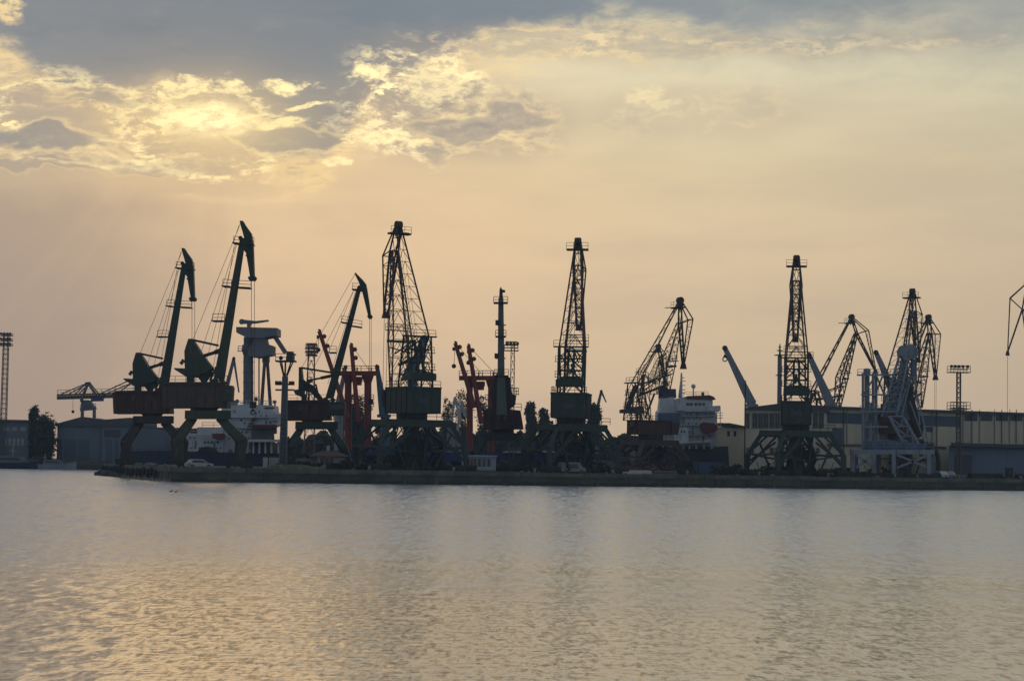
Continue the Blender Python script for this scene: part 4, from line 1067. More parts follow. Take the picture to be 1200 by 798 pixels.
# ================================================================ SHIPS
def windows(T, parent, pts, D, off, w_=2.2, h_=2.4, name='window', m=GLASS):
    for x, y in pts:
        m_ = MB(); m_.prism(P3([(x, y), (x + w_, y), (x + w_, y + h_), (x, y + h_)], D, off), YV * .08); T.part(name, m_, m, parent)
def block(T, name, pts, D, th, m, parent=None, off=0.0, **k):
    m_ = MB(); m_.prism(P3(pts, D, off), YV * th); return T.part(name, m_, m, parent, **k)
def navy_ship():
    D = 410; T = Thing('cargo_ship', 'white and navy cargo ship lying behind the solid-jib cranes, its bridge under the tower crane', 'ship', G(270, D, 0), 'ships in the docks')
    h = block(T, 'hull', [(150, 529), (200, 528), (262, 530), (335, 531), (340, 552), (334, 560), (160, 560), (148, 540)], D, 16, NAVY)
    m_ = MB(); m_.rail(P3([(152, 529), (218, 528.4)], D, -8), 1.1, .05, 2); T.part('handrail', m_, GALV, h)
    a = block(T, 'superstructure', [(214, 531), (214, 510), (221, 510), (221, 508), (236, 508), (236, 501), (266, 501), (266, 531)], D, 11, WHITE)
    windows(T, a, [(222, 511.5), (226.5, 511.5), (239, 517), (243, 517), (247, 517), (254, 517)], D, -5.55)
    block(T, 'awning', [(219, 507.4), (221, 503), (233, 502), (234, 507.4)], D, 9, ROOFBR, a)
    block(T, 'lifeboat', [(249, 508), (262, 508), (264, 511), (261, 514), (251, 514)], D, 2.4, mat('lifeboat_maroon', (.16, .03, .03), .6), a, off=-6.8)
    m_ = MB(); m_.rail(P3([(214, 516), (266, 516)], D, -5.8), 1.1, .05, 2); T.part('handrail', m_, WHITE, a)
    b = block(T, 'bridge', [(264, 531), (264, 476.5), (272, 475.6), (290, 474.4), (323, 475.6), (324, 484), (327, 484), (328, 498), (312, 504), (312, 531)], D, 10, WHITE)
    windows(T, b, [(274, 481), (294.6, 481), (303, 481), (299, 483.6)], D, -5.05, 1.9, 2.3)
    windows(T, b, [(311, 494), (316, 494), (282, 491), (286, 494), (297, 492.6)], D, -5.05, 1.8, 2.6)
    for y, x0, x1 in ((489, 265, 326), (501, 265, 300)):
        m_ = MB(); m_.bar(w_ := W(x0, y, D - 5.4), W(x1, y, D - 5.4), .9, .16); m_.rail(P3([(x0, y), (x1, y)], D, -5.8), 1.1, .05, 2); T.part('deck_edge', m_, WHITE, b)
    m_ = MB()
    for o in (0, .9): m_.bar(W(289 + o * 2, 503, D - 5.6), W(299 + o * 2, 488, D - 5.6), .2, .5)
    T.part('stairway', m_, GALV, b)
    block(T, 'bridge_wing', [(316, 485.5), (334, 485.5), (334, 493), (316, 493)], D, 3, WHITE, b, off=-4)
    windows(T, b, [(310, 477)], D, -5.05, 12, 2)
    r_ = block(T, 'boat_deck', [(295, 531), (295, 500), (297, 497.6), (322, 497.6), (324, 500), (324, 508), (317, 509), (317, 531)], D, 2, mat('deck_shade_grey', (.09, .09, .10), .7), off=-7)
    block(T, 'lifeboat', [(296, 498), (324, 498), (323, 501), (318, 502), (298, 502)], D, 2.6, mat('lifeboat_dark_red', (.11, .018, .016), .6), r_, off=-8)
    windows(T, b, [(x, 505.5) for x in (268, 273, 278, 283, 288)] + [(x, 512.5) for x in (268, 274, 280, 286, 291)], D, -5.05, 1.5, 2)
    windows(T, b, [(x, 486.6) for x in (268, 305, 311, 317)], D, -5.05, 1.7, 1.6)
    windows(T, a, [(x, 524) for x in range(218, 262, 5)], D, -5.55, 1.4, 1.6, 'porthole')
    for y, x0, x1 in ((475.4, 266, 323), (508, 222, 236), (500.8, 237, 264)):
        m_ = MB(); m_.rail(P3([(x0, y), (x1, y)], D, -4.9), 1.0, .05, 1.8); T.part('handrail', m_, WHITE, b)
    for x, w_, y0, y1 in ((276, 3, 503, 511), (292, 2.4, 517, 526), (228, 2.2, 516.6, 524), (250, 2.2, 517, 525)):
        m_ = MB(); m_.prism(P3([(x, y0), (x + w_, y0), (x + w_, y1), (x, y1)], D, -5.62), YV * .08); T.part('door', m_, mat('door_grey', (.16, .18, .21), .6), b)
    for x, y in ((270, 528), (285, 527), (303, 527), (316, 528), (160, 527), (176, 526), (206, 526)):
        m_ = MB(); m_.tube(W(x, y + 3, D - 7), W(x, y - 1.5, D - 7), .4, 8); m_.bar(W(x - 1.6, y, D - 7), W(x + 1.6, y, D - 7), .5); T.part('deck_fitting', m_, GREY)
    for a_, b_ in (((296, 476), (278, 470)), ((300, 468), (322, 471)), ((300, 468), (270, 475))):
        m_ = MB(); m_.tube(W(*a_, D), W(*b_, D), .04, 4); T.part('rigging', m_, CABLE)
    m_ = MB(); m_.tube(W(300, 468.5, D - 1), W(300, 463, D - 1), .08, 5); m_.bar(W(297.4, 466, D - 1), W(302.6, 465.6, D - 1), .14); T.part('radar', m_, GALV)
    m_ = MB(); m_.bar(W(282, 516.4, D - 9), W(328, 516.4, D - 9), 3, .5)
    for x in (284, 289, 297, 304, 311, 318, 326): m_.bar(W(x, 516.6, D - 9), W(x, 531, D - 9), .35)
    T.part('promenade_deck', m_, WHITE)
    for x, y0 in ((278, 470), (300, 468), (307, 470), (322, 471)):
        m_ = MB(); m_.tube(W(x, 476, D), W(x, y0, D), .12, 6); m_.ball(W(x, y0, D), .4); T.part('mast', m_, DARK)
    g = block(T, 'funnel', [(268, 476), (268, 470), (276, 469), (277, 476)], D, 4, GREY)
    block(T, 'hatch_housing', [(160, 529), (160, 503), (172, 502), (198, 504), (198, 529)], D, 8, WALLB)
    block(T, 'winch', [(232, 529), (236, 524), (244, 523), (252, 526), (256, 530)], D, 2, DARK, off=-7.5)
navy_ship()
def red_gear_ship():
    D = 425; T = Thing('cargo_ship', 'blue-hulled freighter with two pairs of red kingposts and red derricks', 'ship', G(500, D, 0), 'ships in the docks')
    h = block(T, 'hull', [(392, 528), (480, 529), (590, 531), (694, 530), (700, 536), (692, 551), (684, 560), (400, 560), (392, 548)], D, 18, BHULL)
    block(T, 'deck_cargo', [(588, 530.4), (594, 528), (612, 529), (624, 530.8)], D, 8, OFFW, off=-6)
    block(T, 'hatch_cover', [(630, 530.4), (636, 527), (652, 527.4), (664, 530.4)], D, 9, OFFW, off=-6)
    w = lambda x, y, o=0.0: W(x, y, D + o)
    for n_, (px0, px1, yb, x0, x1, rr) in enumerate(((408, 431, 437.5, 396, 441, 4.4), (550.5, 575.5, 443, 538, 584, 3.9))):
        for px in (px0, px1):
            m_ = MB(); k = D / FPX
            m_.tube(w(px, 531), w(px, yb + 3), rr * k, 14, rr * k * .92); m_.tube(w(px, yb + 11), w(px, yb + 2), rr * k, 14, rr * 1.7 * k)
            kp = T.part('kingpost', m_, RED)
            for y in (468, 476):
                m_ = MB(); m_.bar(w(px - 7, y), w(px + 7, y), 1.2, .15); m_.rail([w(px - 7, y, -.6), w(px + 7, y, -.6)], 1, .06, 1.2); T.part('platform', m_, RED, kp)
        m_ = MB(); m_.bar(w(x0, yb), w(x1, yb), 2.0, 5.2 * k); m_.rail([w(x0, yb - 2.6, -1), w(x1, yb - 2.6, -1)], 1.1, .07, 1.6)
        for x in (x0 + 6, (x0 + x1) / 2, x1 - 6): m_.bar(w(x, yb - 2), w(x, yb - 7), .3)
        cb = T.part('cross_beam', m_, RED)
        m_ = MB(); xm = (px0 + px1) / 2
        m_.prism(P3([(xm - 5, yb + 4), (xm + 5, yb + 4), (xm + 4, yb + 14), (xm - 4, yb + 14)], D), YV * 1.5); m_.rail([w(xm - 5, yb + 10, -.9), w(xm + 5, yb + 10, -.9)], 1, .06); T.part('crosstree_house', m_, RED, cb)
        m_ = MB(); m_.tube(w(x1, yb), w(x1 + 1, yb - 9), .2, 6); T.part('topmast', m_, RED, cb)
    for (a, b, c, d_, hk) in ((374, 388, 408, 490, (372.5, 409)), (411.5, 404, 420, 494, None), (533.5, 402, 556, 478, (531.5, 428)), (549, 405, 564, 496, (548.6, 424))):
        m_ = MB(); m_.tube(w(c, d_, -2), w(a, b, -2), .55, 8, .42); m_.bar(w(a, b, -2), w(a + 1, b - 2, -2), .6)
        for f in (.06, .17): p = w(a, b, -2).lerp(w(c, d_, -2), f); m_.ball(p + Vector((.7, 0, 0)), .5)
        dk = T.part('derrick', m_, RED)
        if hk:
            m_ = MB(); m_.tube(w(a, b, -2), w(hk[0] + .4, hk[1], -2), .05, 4); m_.bar(w(hk[0], b + 5, -2), w(hk[0], b + 9, -2), .5); m_.ball(w(hk[0] + .4, hk[1] + 1, -2), .5); T.part('hoist_cable', m_, CABLE, dk)
    for (a, b, c, d_) in ((412, 404, 434, 436), (549, 405, 582, 440), (534, 402, 566, 440)):
        m_ = MB(); m_.tube(w(a, b, -2), w(c, d_, 0), .05, 4); T.part('stay_cable', m_, CABLE)
    m_ = MB(); m_.rail([w(590, 530.5, -9), w(690, 530, -9)], 1.1, .05, 2); T.part('handrail', m_, GALV, h)
red_gear_ship()
def white_ship():
    D = 433; T = Thing('cargo_ship', 'white ship bridge with a blue funnel and red lifeboat beside the cream annex', 'ship', G(810, D, 0), 'ships in the docks')
    h = block(T, 'hull', [(742, 527), (770, 527), (848, 523), (850, 560), (745, 560)], D, 18, mat('dark_grey_hull', (.035, .04, .048), .6, 0, (.03, .03, .032), rust=.2, streak=True))
    a = block(T, 'superstructure', [(769, 524), (770, 482), (776, 476), (798, 474), (833, 482), (836, 484), (838, 500), (838, 524)], D, 11, WHITE)
    windows(T, a, [(804, 484), (808.6, 484), (816, 484), (826, 484), (806, 495), (815, 495), (796, 505), (807, 505)], D, -5.56, 1.7, 2.2)
    b = block(T, 'bridge', [(790, 482), (790, 468), (799, 466), (830, 465.4), (832, 472), (831, 482)], D, 12.5, WHITE)
    windows(T, b, [(804.5, 472), (808.5, 472), (814, 472), (818.6, 472), (823, 472)], D, -6.3, 3.2, 3)
    block(T, 'bridge_roof', [(800, 467), (803, 465), (828, 464), (833, 466), (835.4, 469), (829, 469.4), (802, 468.6)], D, 13, mat('roof_maroon', (.10, .05, .06), .6), b)
    block(T, 'bridge_wing', [(828, 476), (843, 475.4), (843, 481), (840, 482), (828, 482)], D, 3, WHITE, b, off=-5.5)
    m_ = MB(); m_.bar(W(800, 482, D - 6.5), W(843, 482, D - 6.5), 1, .16); m_.rail(P3([(800, 482), (828, 482)], D, -6.9), 1.1, .05, 2); T.part('handrail', m_, WHITE, b)
    windows(T, a, [(x, 490) for x in (801, 807.5, 813, 820)] + [(x, 500) for x in (799, 805, 812)] + [(x, 511) for x in (810, 817, 824, 831)], D, -5.56, 1.4, 1.8)
    for y, x0, x1 in ((487.6, 799, 838), (498, 790, 822), (509.4, 806, 838)):
        m_ = MB(); m_.bar(W(x0, y, D - 5.9), W(x1, y, D - 5.9), .7, .14); m_.rail(P3([(x0, y), (x1, y)], D, -6.2), 1.0, .045, 1.8); T.part('deck_edge', m_, WHITE, a)
    m_ = MB(); m_.rail(P3([(801, 464.4), (830, 463.6)], D, -6), .9, .045, 1.8); T.part('handrail', m_, WHITE, b)
    for x, w_, y0, y1 in ((810.5, 2.2, 501, 508.6), (823, 2.2, 511, 518), (800, 2, 490, 497)):
        m_ = MB(); m_.prism(P3([(x, y0), (x + w_, y0), (x + w_, y1), (x, y1)], D, -5.62), YV * .08); T.part('door', m_, mat('door_grey', (.16, .18, .21), .6), a)
    d_ = block(T, 'deck_house', [(789, 523), (789, 501), (806, 501), (806, 519), (832, 519), (832, 523)], D, 3, WHITE, off=-7)
    windows(T, d_, [(793, 504.6), (797.6, 504.6), (801, 504.6), (809, 510)], D, -8.56, 1.9, 2.4)
    block(T, 'funnel_casing', [(771, 482), (773, 466), (789, 466), (791, 482)], D, 6, WHITE)
    block(T, 'funnel', [(772.4, 466.5), (772.4, 456), (775, 454.6), (782, 456), (791, 456.2), (791.5, 466.5)], D, 5, mat('funnel_blue', (.03, .05, .115), .5, 0, (.02, .035, .08)))
    block(T, 'exhaust_stack', [(774, 456), (775, 452.6), (780, 452.6), (783, 456)], D, 2, DARK)
    block(T, 'engine_casing', [(771, 493), (771, 484), (797, 484), (797, 493)], D, 4, BLUE, off=-5)
    lb = block(T, 'lifeboat', [(821, 496.6), (824, 495), (836, 496), (840, 498.6), (840, 504), (836, 507), (825, 508), (821, 503)], D, 3, ORANGE, off=-8)
    m_ = MB()
    for x in (824, 836): m_.bar(W(x, 493, D - 7), W(x, 510, D - 6), .25)
    T.part('davit', m_, WHITE)
    dk = MB(); dk.bar(W(792, 519.6, D - 10), W(834, 516, D - 10), 2.6, .3)
    for x in (794, 801, 808, 816, 825, 834): dk.bar(W(x, 519, D - 10), W(x, 526, D - 10), .35)
    T.part('promenade_deck', dk, WHITE)
    m_ = MB(); m_.tube(W(798, 467, D), W(798.6, 437, D), .35, 8, .18)
    for y, l in ((443, 2), (447, 3.4), (452, 3), (457, 3.4), (461, 2.6)): m_.bar(W(797.5, y, D), W(800 + l, y - .6, D), .18)
    m_.bar(W(795.4, 466, D), W(798, 446, D), .3)
    T.part('radar_mast', m_, WHITE)
    m_ = MB(); m_.tube(W(812.5, 465, D), W(812.5, 455, D), .15, 6); ps = T.part('aerial_post', m_, WHITE)
    m_ = MB(); m_.ball(W(812.6, 452.6, D), 2.7 * D / FPX, nu=14, nv=10); T.part('radome', m_, WHITE, ps, smooth=True)
    m_ = MB(); m_.tube(W(823.6, 464, D), W(823.6, 462, D), .1, 6); m_.ball(W(823.6, 461.4, D), .4); T.part('searchlight', m_, DARK)
    m_ = MB()
    for x in (840, 844): m_.bar(W(x, 500, D - 4), W(x, 476, D - 4), .15)
    for y in (484, 487, 490, 496): m_.bar(W(836, y, D - 4), W(847, y - .4, D - 4), .14)
    T.part('stern_frame', m_, WHITE)
white_ship()

# small craft by the left shore
def motor_yacht(px, D, L, label, hullm, topm, h=1.0, sgn=1, cat='boat', grp='small boats moored at the left shore'):
    b = G(px, D, 0); T = Thing('motor_boat', label, cat, b, grp)
    m_ = MB()
    sect = []
    for f, wd, z1 in ((-.5, .75, 1.1), (-.25, 1, 1.05), (.1, 1, 1.15), (.35, .7, 1.45), (.5, .06, 1.8)):
        x = f * L * sgn; B_ = L * .14 * wd
        sect.append([b + Vector((x, -B_ * .6, -.3)), b + Vector((x, -B_, z1 * h)), b + Vector((x, B_, z1 * h)), b + Vector((x, B_ * .6, -.3))])
    for s0, s1 in zip(sect, sect[1:]):
        k = len(m_.v); m_.v += s0 + s1
        for i in range(4): j = (i + 1) % 4; m_.f.append((k + i, k + j, k + 4 + j, k + 4 + i))
    k = len(m_.v); m_.v += sect[0]; m_.f.append((k, k + 1, k + 2, k + 3))
    T.part('hull', m_, hullm)
    m_ = MB(); c = b + Vector((-.08 * L * sgn, 0, 1.1 * h)); m_.quad8([c + Vector((x * L, y * L, 0)) for x, y in ((-.25, -.1), (.27, -.09), (.27, .09), (-.25, .1))] + [c + Vector((x * L, y * L, .11 * L)) for x, y in ((-.22, -.09), (.15 * sgn, -.08), (.15 * sgn, .08), (-.22, .09))])
    cb = T.part('cabin', m_, topm)
    m_ = MB(); m_.quad8([c + Vector((x * L, -.098 * L, z * L)) for x, z in ((-.2, .045), (.14, .045), (.12, .085), (-.19, .085))] + [c + Vector((x * L, -.105 * L, z * L)) for x, z in ((-.2, .045), (.14, .045), (.12, .085), (-.19, .085))]); T.part('window', m_, GLASS, cb)
    m_ = MB(); m_.tube(c + Vector((0, 0, .1 * L)), c + Vector((0, 0, .3 * L)), .07, 6); m_.bar(c + Vector((-.06 * L, 0, .2 * L)), c + Vector((.06 * L, 0, .2 * L)), .1); T.part('mast', m_, OFFW)
    m_ = MB(); m_.rail([b + Vector((.12 * L * sgn, -.12 * L, 1.2 * h)), b + Vector((.46 * L * sgn, -.03 * L, 1.6 * h))], .9, .04, 1); T.part('handrail', m_, GALV)
motor_yacht(66, 474, 9.5, 'pale blue motor cruiser, rightmost of the boats by the left shed', PBLUE, GREY, 1.1)
motor_yacht(49, 478, 8.5, 'blue motor boat between the dark launch and the pale blue cruiser', BLUE, PBLUE, 1.0, -1)
motor_yacht(20, 474, 14, 'dark work launch, leftmost of the boats by the far shore', NAVY, GREY, 1.3)
# ================================================================ BUILDINGS
DV = Vector((.22, .975, 0))                              # the sheds' end walls run back along the dock road
def FR(px, py, s): return WPL(px, py, Q1 + QN * s, QN)
class Facade:                                            # rectangles measured on a wall parallel to the quay, s metres behind its edge
    def __init__(f, s): f.s = s
    def t(f, px, py=520): return (FR(px, py, f.s) - Q1).dot(QD)
    def z(f, px, py): return FR(px, py, f.s).z
    def rect(f, m_, x0, y0, x1, y1, proud=0.0, th=.3, z0=None):
        t0, t1 = f.t(x0), f.t(x1); za = f.z(x0, y0); zb = f.z(x0, y1) if z0 is None else z0
        o = Q1 + QN * (f.s - proud)
        P = []
        for zz in (zb, za):
            for t_, n_ in ((t0, 0), (t1, 0), (t1, th), (t0, th)):
                p = o + QD * t_ + DV * n_; p.z = zz; P.append(p)
        m_.quad8(P); return m_
def warehouse():
    f = Facade(47)
    b = FR(967, 550, 47); b.z = QZ
    T = Thing('warehouse', 'very long low warehouse with a beige wall and dark clerestory band along the right', 'warehouse', b, None)
    m_ = MB(); f.rect(m_, 966.6, 478, 1420, 556, 0, 30, QZ); T.part('wall', m_, WALL)
    m_ = MB(); f.rect(m_, 966.8, 475.8, 1421, 478.6, .9, 33); f.rect(m_, 966.8, 474.7, 1421, 476, -6, 20)
    T.part('roof', m_, ROOF)
    m_ = MB(); f.rect(m_, 967, 483, 1126, 495.6, .06, .1); T.part('clerestory_band', m_, BAND)
    for x0, x1 in ((1130, 1145), (1149, 1162.5), (1167, 1181), (1184, 1198), (1203, 1216), (1220, 1234)):
        m_ = MB(); f.rect(m_, x0, 485 + (x0 - 1130) * .008, x1, 493, .05, .1)
        wn = T.part('clerestory_window', m_, GLASS)
        for q in (.33, .66): x = x0 + (x1 - x0) * q; m_ = MB(); f.rect(m_, x - .2, 485, x + .2, 493, .1, .06); T.part('window_bar', m_, GALV, wn)
    m_ = MB()
    for x in (992, 1020, 1045, 1092, 1128, 1147.4, 1165, 1182.6, 1200): f.rect(m_, x - .35, 479.5, x + .35, 519, .16, .14)
    T.part('pilaster', m_, WALLG)
    m_ = MB(); f.rect(m_, 975, 501, 987, 523, .08, .12); T.part('door', m_, BAND)
    m_ = MB(); f.rect(m_, 968, 520, 1108, 522, .35, .4); T.part('ledge', m_, ROOF)
    for x in (989, 1032, 1068, 1098, 1139, 1174, 1191):
        p = FR(x, 480, 46.8); q_ = FR(x, 519 if x > 1108 else 550, 46.8); q_.x, q_.y = p.x, p.y; m_ = MB(); m_.tube(p, q_, .10, 6); T.part('down_pipe', m_, GALV)
    for x in (1062, 1084):
        m_ = MB(); f.rect(m_, x, 500, x + 9, 506, .06, .1); T.part('window', m_, GLASS)
warehouse()
def gable_block():
    f = Facade(41.5)
    b = FR(872, 540, 41.5); b.z = QZ
    T = Thing('warehouse', 'cream warehouse end block with tall grouped windows, behind the crane with the dark green house', 'warehouse', b)
    m_ = MB(); f.rect(m_, 873, 477.4, 966.4, 556, 0, 24, QZ); wl = T.part('wall', m_, WALL)
    o = Q1 + QN * 40.9; t0, tm, t1 = f.t(871.6), f.t(912), f.t(967.4)
    P = []
    for t_, py, px in ((t0, 477.6, 873), (tm, 472.6, 912), (t1, 475.4, 966.4)):
        p = o + QD * t_; p.z = f.z(px, py); P.append(p)
    lo = [Vector((p.x, p.y, f.z(873, 478))) for p in P]
    m_ = MB(); m_.prism([lo[0] - UP * .25, lo[2] - UP * .25, P[2], P[1], P[0]], QN * .01)
    m_ = MB(); k = [lo[0] - UP * .3, lo[2] - UP * .3, P[2], P[1], P[0]]
    m_.prism([p + DV * 12.6 for p in k], DV * 25); T.part('roof', m_, ROOF)
    def win(x0, x1, y0, y1, nx):
        m_ = MB(); f.rect(m_, x0, y0, x1, y1, .04, .08); w_ = T.part('window', m_, GLASS)
        m_ = MB()
        for i in range(nx + 1): x = x0 + (x1 - x0) * i / nx; f.rect(m_, x - .25, y0, x + .25, y1, .12, .07)
        for y in (y0, (y0 + y1) / 2, y1): f.rect(m_, x0, y - .25, x1, y + .25, .125, .06)
        T.part('frame', m_, WALLG, w_)
    for x0, x1 in ((869.6 + 4.5, 877.4), (881, 886.4), (887.6, 893), (894, 899.4), (901, 906.4), (907.6, 913), (914.4, 919), (952.5, 957.4), (959, 964.6)):
        win(x0, x1, 484, 501.6, 2)
    for x0 in (874.6, 878.6, 902, 908, 914, 921): win(x0, x0 + 4.4, 524.5, 531, 1)
    for x0 in (950, 956): win(x0, x0 + 4, 525, 531, 1)
    m_ = MB(); p = FR(872.4, 550, 41); q = FR(872.4, 446, 41); p.z = QZ; q.x, q.y = p.x, p.y; m_.tube(p, q, .13, 8)
    T.part('drain_pipe', m_, DARK)
gable_block()
def annex():
    f = Facade(76); b = FR(860, 545, 76); b.z = QZ
    T = Thing('annex', 'low cream annex with two small square windows, left of the cream end block', 'building', b)
    m_ = MB(); f.rect(m_, 838, 500, 872.6, 556, 0, 14, QZ); T.part('wall', m_, WALL)
    m_ = MB(); o = Q1 + QN * 75.4; A_ = []
    for px, py in ((832, 498.4), (873, 501), (873, 499.4), (853, 495.6), (832, 495.6)):
        p = o + QD * f.t(px); p.z = f.z(px, py); A_.append(p)
    m_.prism([p + DV * 7.5 for p in A_], DV * 15); T.part('roof', m_, ROOF)
    for x in (852, 859.6):
        m_ = MB(); f.rect(m_, x, 505, x + 3, 511, .05, .1); T.part('window', m_, GLASS)
annex()
def lean_to():
    f = Facade(33); b = FR(1150, 555, 33); b.z = QZ
    T = Thing('dock_shed', 'flat-roofed shed with pale blue sheet panels in front of the long warehouse', 'shed', b)
    m_ = MB(); f.rect(m_, 1112, 522, 1420, 560, 0, 13.5, QZ); T.part('wall', m_, WALLB)
    m_ = MB(); f.rect(m_, 1108.4, 518.6, 1422, 522.4, 1.6, 16); T.part('roof', m_, ROOF)
    for x0, x1 in ((1141, 1151), (1152, 1179), (1180, 1207), (1208, 1235)):
        m_ = MB(); f.rect(m_, x0, 526, x1, 554, .07, .14)
        pn = T.part('sheet_panel', m_, PANEL)
        m_ = MB()
        for q in range(1, 5): x = x0 + (x1 - x0) * q / 5; f.rect(m_, x - .15, 526, x + .15, 554, .12, .06)
        T.part('panel_rib', m_, PANEL, pn)
    for x0, x1 in ((1118, 1124), (1127, 1139)):
        m_ = MB(); f.rect(m_, x0, 533, x1, 556, .06, .1); T.part('door', m_, ROOF)
lean_to()
# ---- left shore, D about 490
def shore_block(name, label, cat, x0, y0, x1, D, th, wallm, roofm, roofpts=None, wins=(), doors=(), z0=1.2, roof_over=.6, wm=GLASS):
    b = G(x0, D, z0); T = Thing(name, label, cat, b)
    a, c = G(x0, D, z0), G(x1, D, z0); zt = Z(x0, y0, D)
    m_ = MB(); m_.quad8([a, c, c + YV * th, a + YV * th] + [Vector((p.x, p.y, zt)) for p in (a, c, c + YV * th, a + YV * th)])
    T.part('wall', m_, wallm)
    m_ = MB()
    if roofpts: m_.prism([W(x, y, D - .5) + YV * (th / 2 + .5) for x, y in roofpts], YV * (th + 1))
    else: m_.quad8([Vector((p.x, p.y, zt + q)) for q in (.01, .55) for p in (a - Vector((roof_over, roof_over, 0)), c + Vector((roof_over, -roof_over, 0)), c + Vector((roof_over, th + roof_over, 0)), a + Vector((-roof_over, th + roof_over, 0)))])
    T.part('roof', m_, roofm)
    for nm, lst, mm in (('window', wins, wm), ('door', doors, BAND)):
        for (wx0, wy0, wx1, wy1) in lst:
            m_ = MB(); m_.prism(P3([(wx0, wy0), (wx1, wy0), (wx1, wy1), (wx0, wy1)], D, -.06), YV * .12); T.part(nm, m_, mm)
    return T
PALEWIN = mat('pale_window', (.32, .30, .26), .3, 0, (.22, .21, .20), bump=0)
shore_block('boat_shed', 'long flat-roofed blue-grey building with two window rows at the far left', 'building', -60, 493, 33, 500, 16, WALLB, ROOF,
            wins=[(x, y, x + w_, y + 4) for (x, y, w_) in ((4, 500.6, 7), (14, 500.6, 6), (24, 500.6, 6), (-10, 500.6, 8), (-26, 500.6, 8))] + [(x, 513.6, x + 3, 522) for x in (5, 10, 15, 20, 25, -6, -12)], wm=PALEWIN)
shore_block('boat_shed', 'grey gable-fronted shed with tall doors under the lattice boom of the gantry crane', 'shed', 66, 499, 118, 492, 22, WALLB, ROOF,
            roofpts=[(63, 498.6), (63, 497), (96, 488.2), (121, 492), (121, 499.5), (66, 499.5)], doors=[(67, 515, 73, 540), (76, 515, 89, 541), (92, 515, 104, 541)], wins=[(86, 499.6, 98, 501)])
shore_block('storehouse', 'blue-grey storehouse with dark upper storey, right of the gable-fronted shed', 'building', 118.5, 499, 166, 490, 18, WALLB, ROOF,
            roofpts=[(117, 499.6), (117, 492.6), (128, 491), (150, 489.4), (168, 489.4), (168, 499.6)], wins=[(122, 503.5, 141, 512)], doors=[(124, 515, 131, 541), (134, 515, 138, 541)])
shore_block('storehouse', 'pale grey storehouse seen between the portal legs of the leftmost crane', 'building', 164, 503, 214, 480, 14, WALLG, ROOF, wins=[(182, 512, 196, 519)], doors=[(168, 515, 176, 538)])
# harbour house and kiosk on the quay
def quay_house():
    b = QF(390, 20); D = b.y; T = Thing('harbour_house', 'small beige house with a brown hipped roof beneath the maroon-house crane', 'house', b)
    k = D / FPX; L = lambda x: (x - 390) * k
    def pt(x, y, z): return b + Vector((x, y, z))
    x0, x1 = L(373), L(404); zt = Z(390, 534.5, D) - b.z; zr = Z(390, 528.4, D) - b.z
    m_ = MB(); m_.quad8([pt(x0, -2.5, 0), pt(x1, -2.5, 0), pt(x1, 2.5, 0), pt(x0, 2.5, 0), pt(x0, -2.5, zt), pt(x1, -2.5, zt), pt(x1, 2.5, zt), pt(x0, 2.5, zt)]); T.part('wall', m_, mat('plaster', (.34, .30, .27), .9, 0, (.26, .23, .21), streak=True))
    m_ = MB(); e = .45
    m_.quad8([pt(x0 - 1.4, -3, zt), pt(x1 + e, -3, zt), pt(x1 + e, 3, zt), pt(x0 - 1.4, 3, zt), pt(x0 + .6, -.2, zr), pt(x1 - 1.4, -.2, zr), pt(x1 - 1.4, .2, zr), pt(x0 + .6, .2, zr)])
    rf = T.part('roof', m_, ROOFBR)
    m_ = MB(); m_.bar(pt(L(384), 0, zr - .5), pt(L(384), 0, zr + .9), .5, .5); T.part('chimney', m_, OFFW, rf)
    for x in (377, 382.4, 387.6):
        m_ = MB(); xx = L(x); m_.quad8([pt(xx, -2.56, .9), pt(xx + .6, -2.56, .9), pt(xx + .6, -2.44, .9), pt(xx, -2.44, .9), pt(xx, -2.56, 2), pt(xx + .6, -2.56, 2), pt(xx + .6, -2.44, 2), pt(xx, -2.44, 2)]); T.part('window', m_, GLASS)
    m_ = MB(); m_.quad8([pt(x0 - 3.6, -1.8, 0), pt(x0 - .01, -1.8, 0), pt(x0 - .01, 1.8, 0), pt(x0 - 3.6, 1.8, 0), pt(x0 - 3.6, -1.8, zt * .8), pt(x0 - .01, -1.8, zt * .8), pt(x0 - .01, 1.8, zt * .8), pt(x0 - 3.6, 1.8, zt * .8)]); T.part('side_room', m_, WALLG)
quay_house()
def kiosk():
    b = QF(563, 11); D = b.y; k = D / FPX; T = Thing('site_office', 'white site cabin with blue trim and a row of curtained windows near the quay edge', 'cabin', b)
    L = lambda x: (x - 563) * k
    def bx(m_, x0, x1, z0, z1, y0=-1.6, y1=1.6): return m_.quad8([b + Vector(v) for v in ((x0, y0, z0), (x1, y0, z0), (x1, y1, z0), (x0, y1, z0), (x0, y0, z1), (x1, y0, z1), (x1, y1, z1), (x0, y1, z1))])
    CR = mat('cabin_blue_white', (.30, .36, .46), .6, 0, (.20, .25, .34), streak=True)
    H = Z(563, 535, D) - b.z
    T.part('body', bx(MB(), L(541), L(581), .25, H), CR)
    T.part('roof', bx(MB(), L(538), L(582), H, H + .25, -1.9, 1.9), OFFW)
    for i, x in enumerate((546.5, 551, 555, 560, 565.5, 571)):
        w_ = T.part('window', bx(MB(), L(x), L(x + 3.4), 1.0, H - .35, -1.66, -1.58), GLASS if i in (0, 3, 5) else mat('curtain', (.16, .10, .08), .8, 0, (.12, .08, .07)))
        T.part('frame', bx(MB(), L(x) - .08, L(x), .95, H - .3, -1.70, -1.57), OFFW, w_)
    T.part('skid', bx(MB(), L(543), L(580), 0, .25, -1.2, 1.2), DARK)
    m_ = MB(); bx(m_, L(543), L(579), .5, .85, -1.69, -1.6); T.part('trim', m_, OFFW)
kiosk()

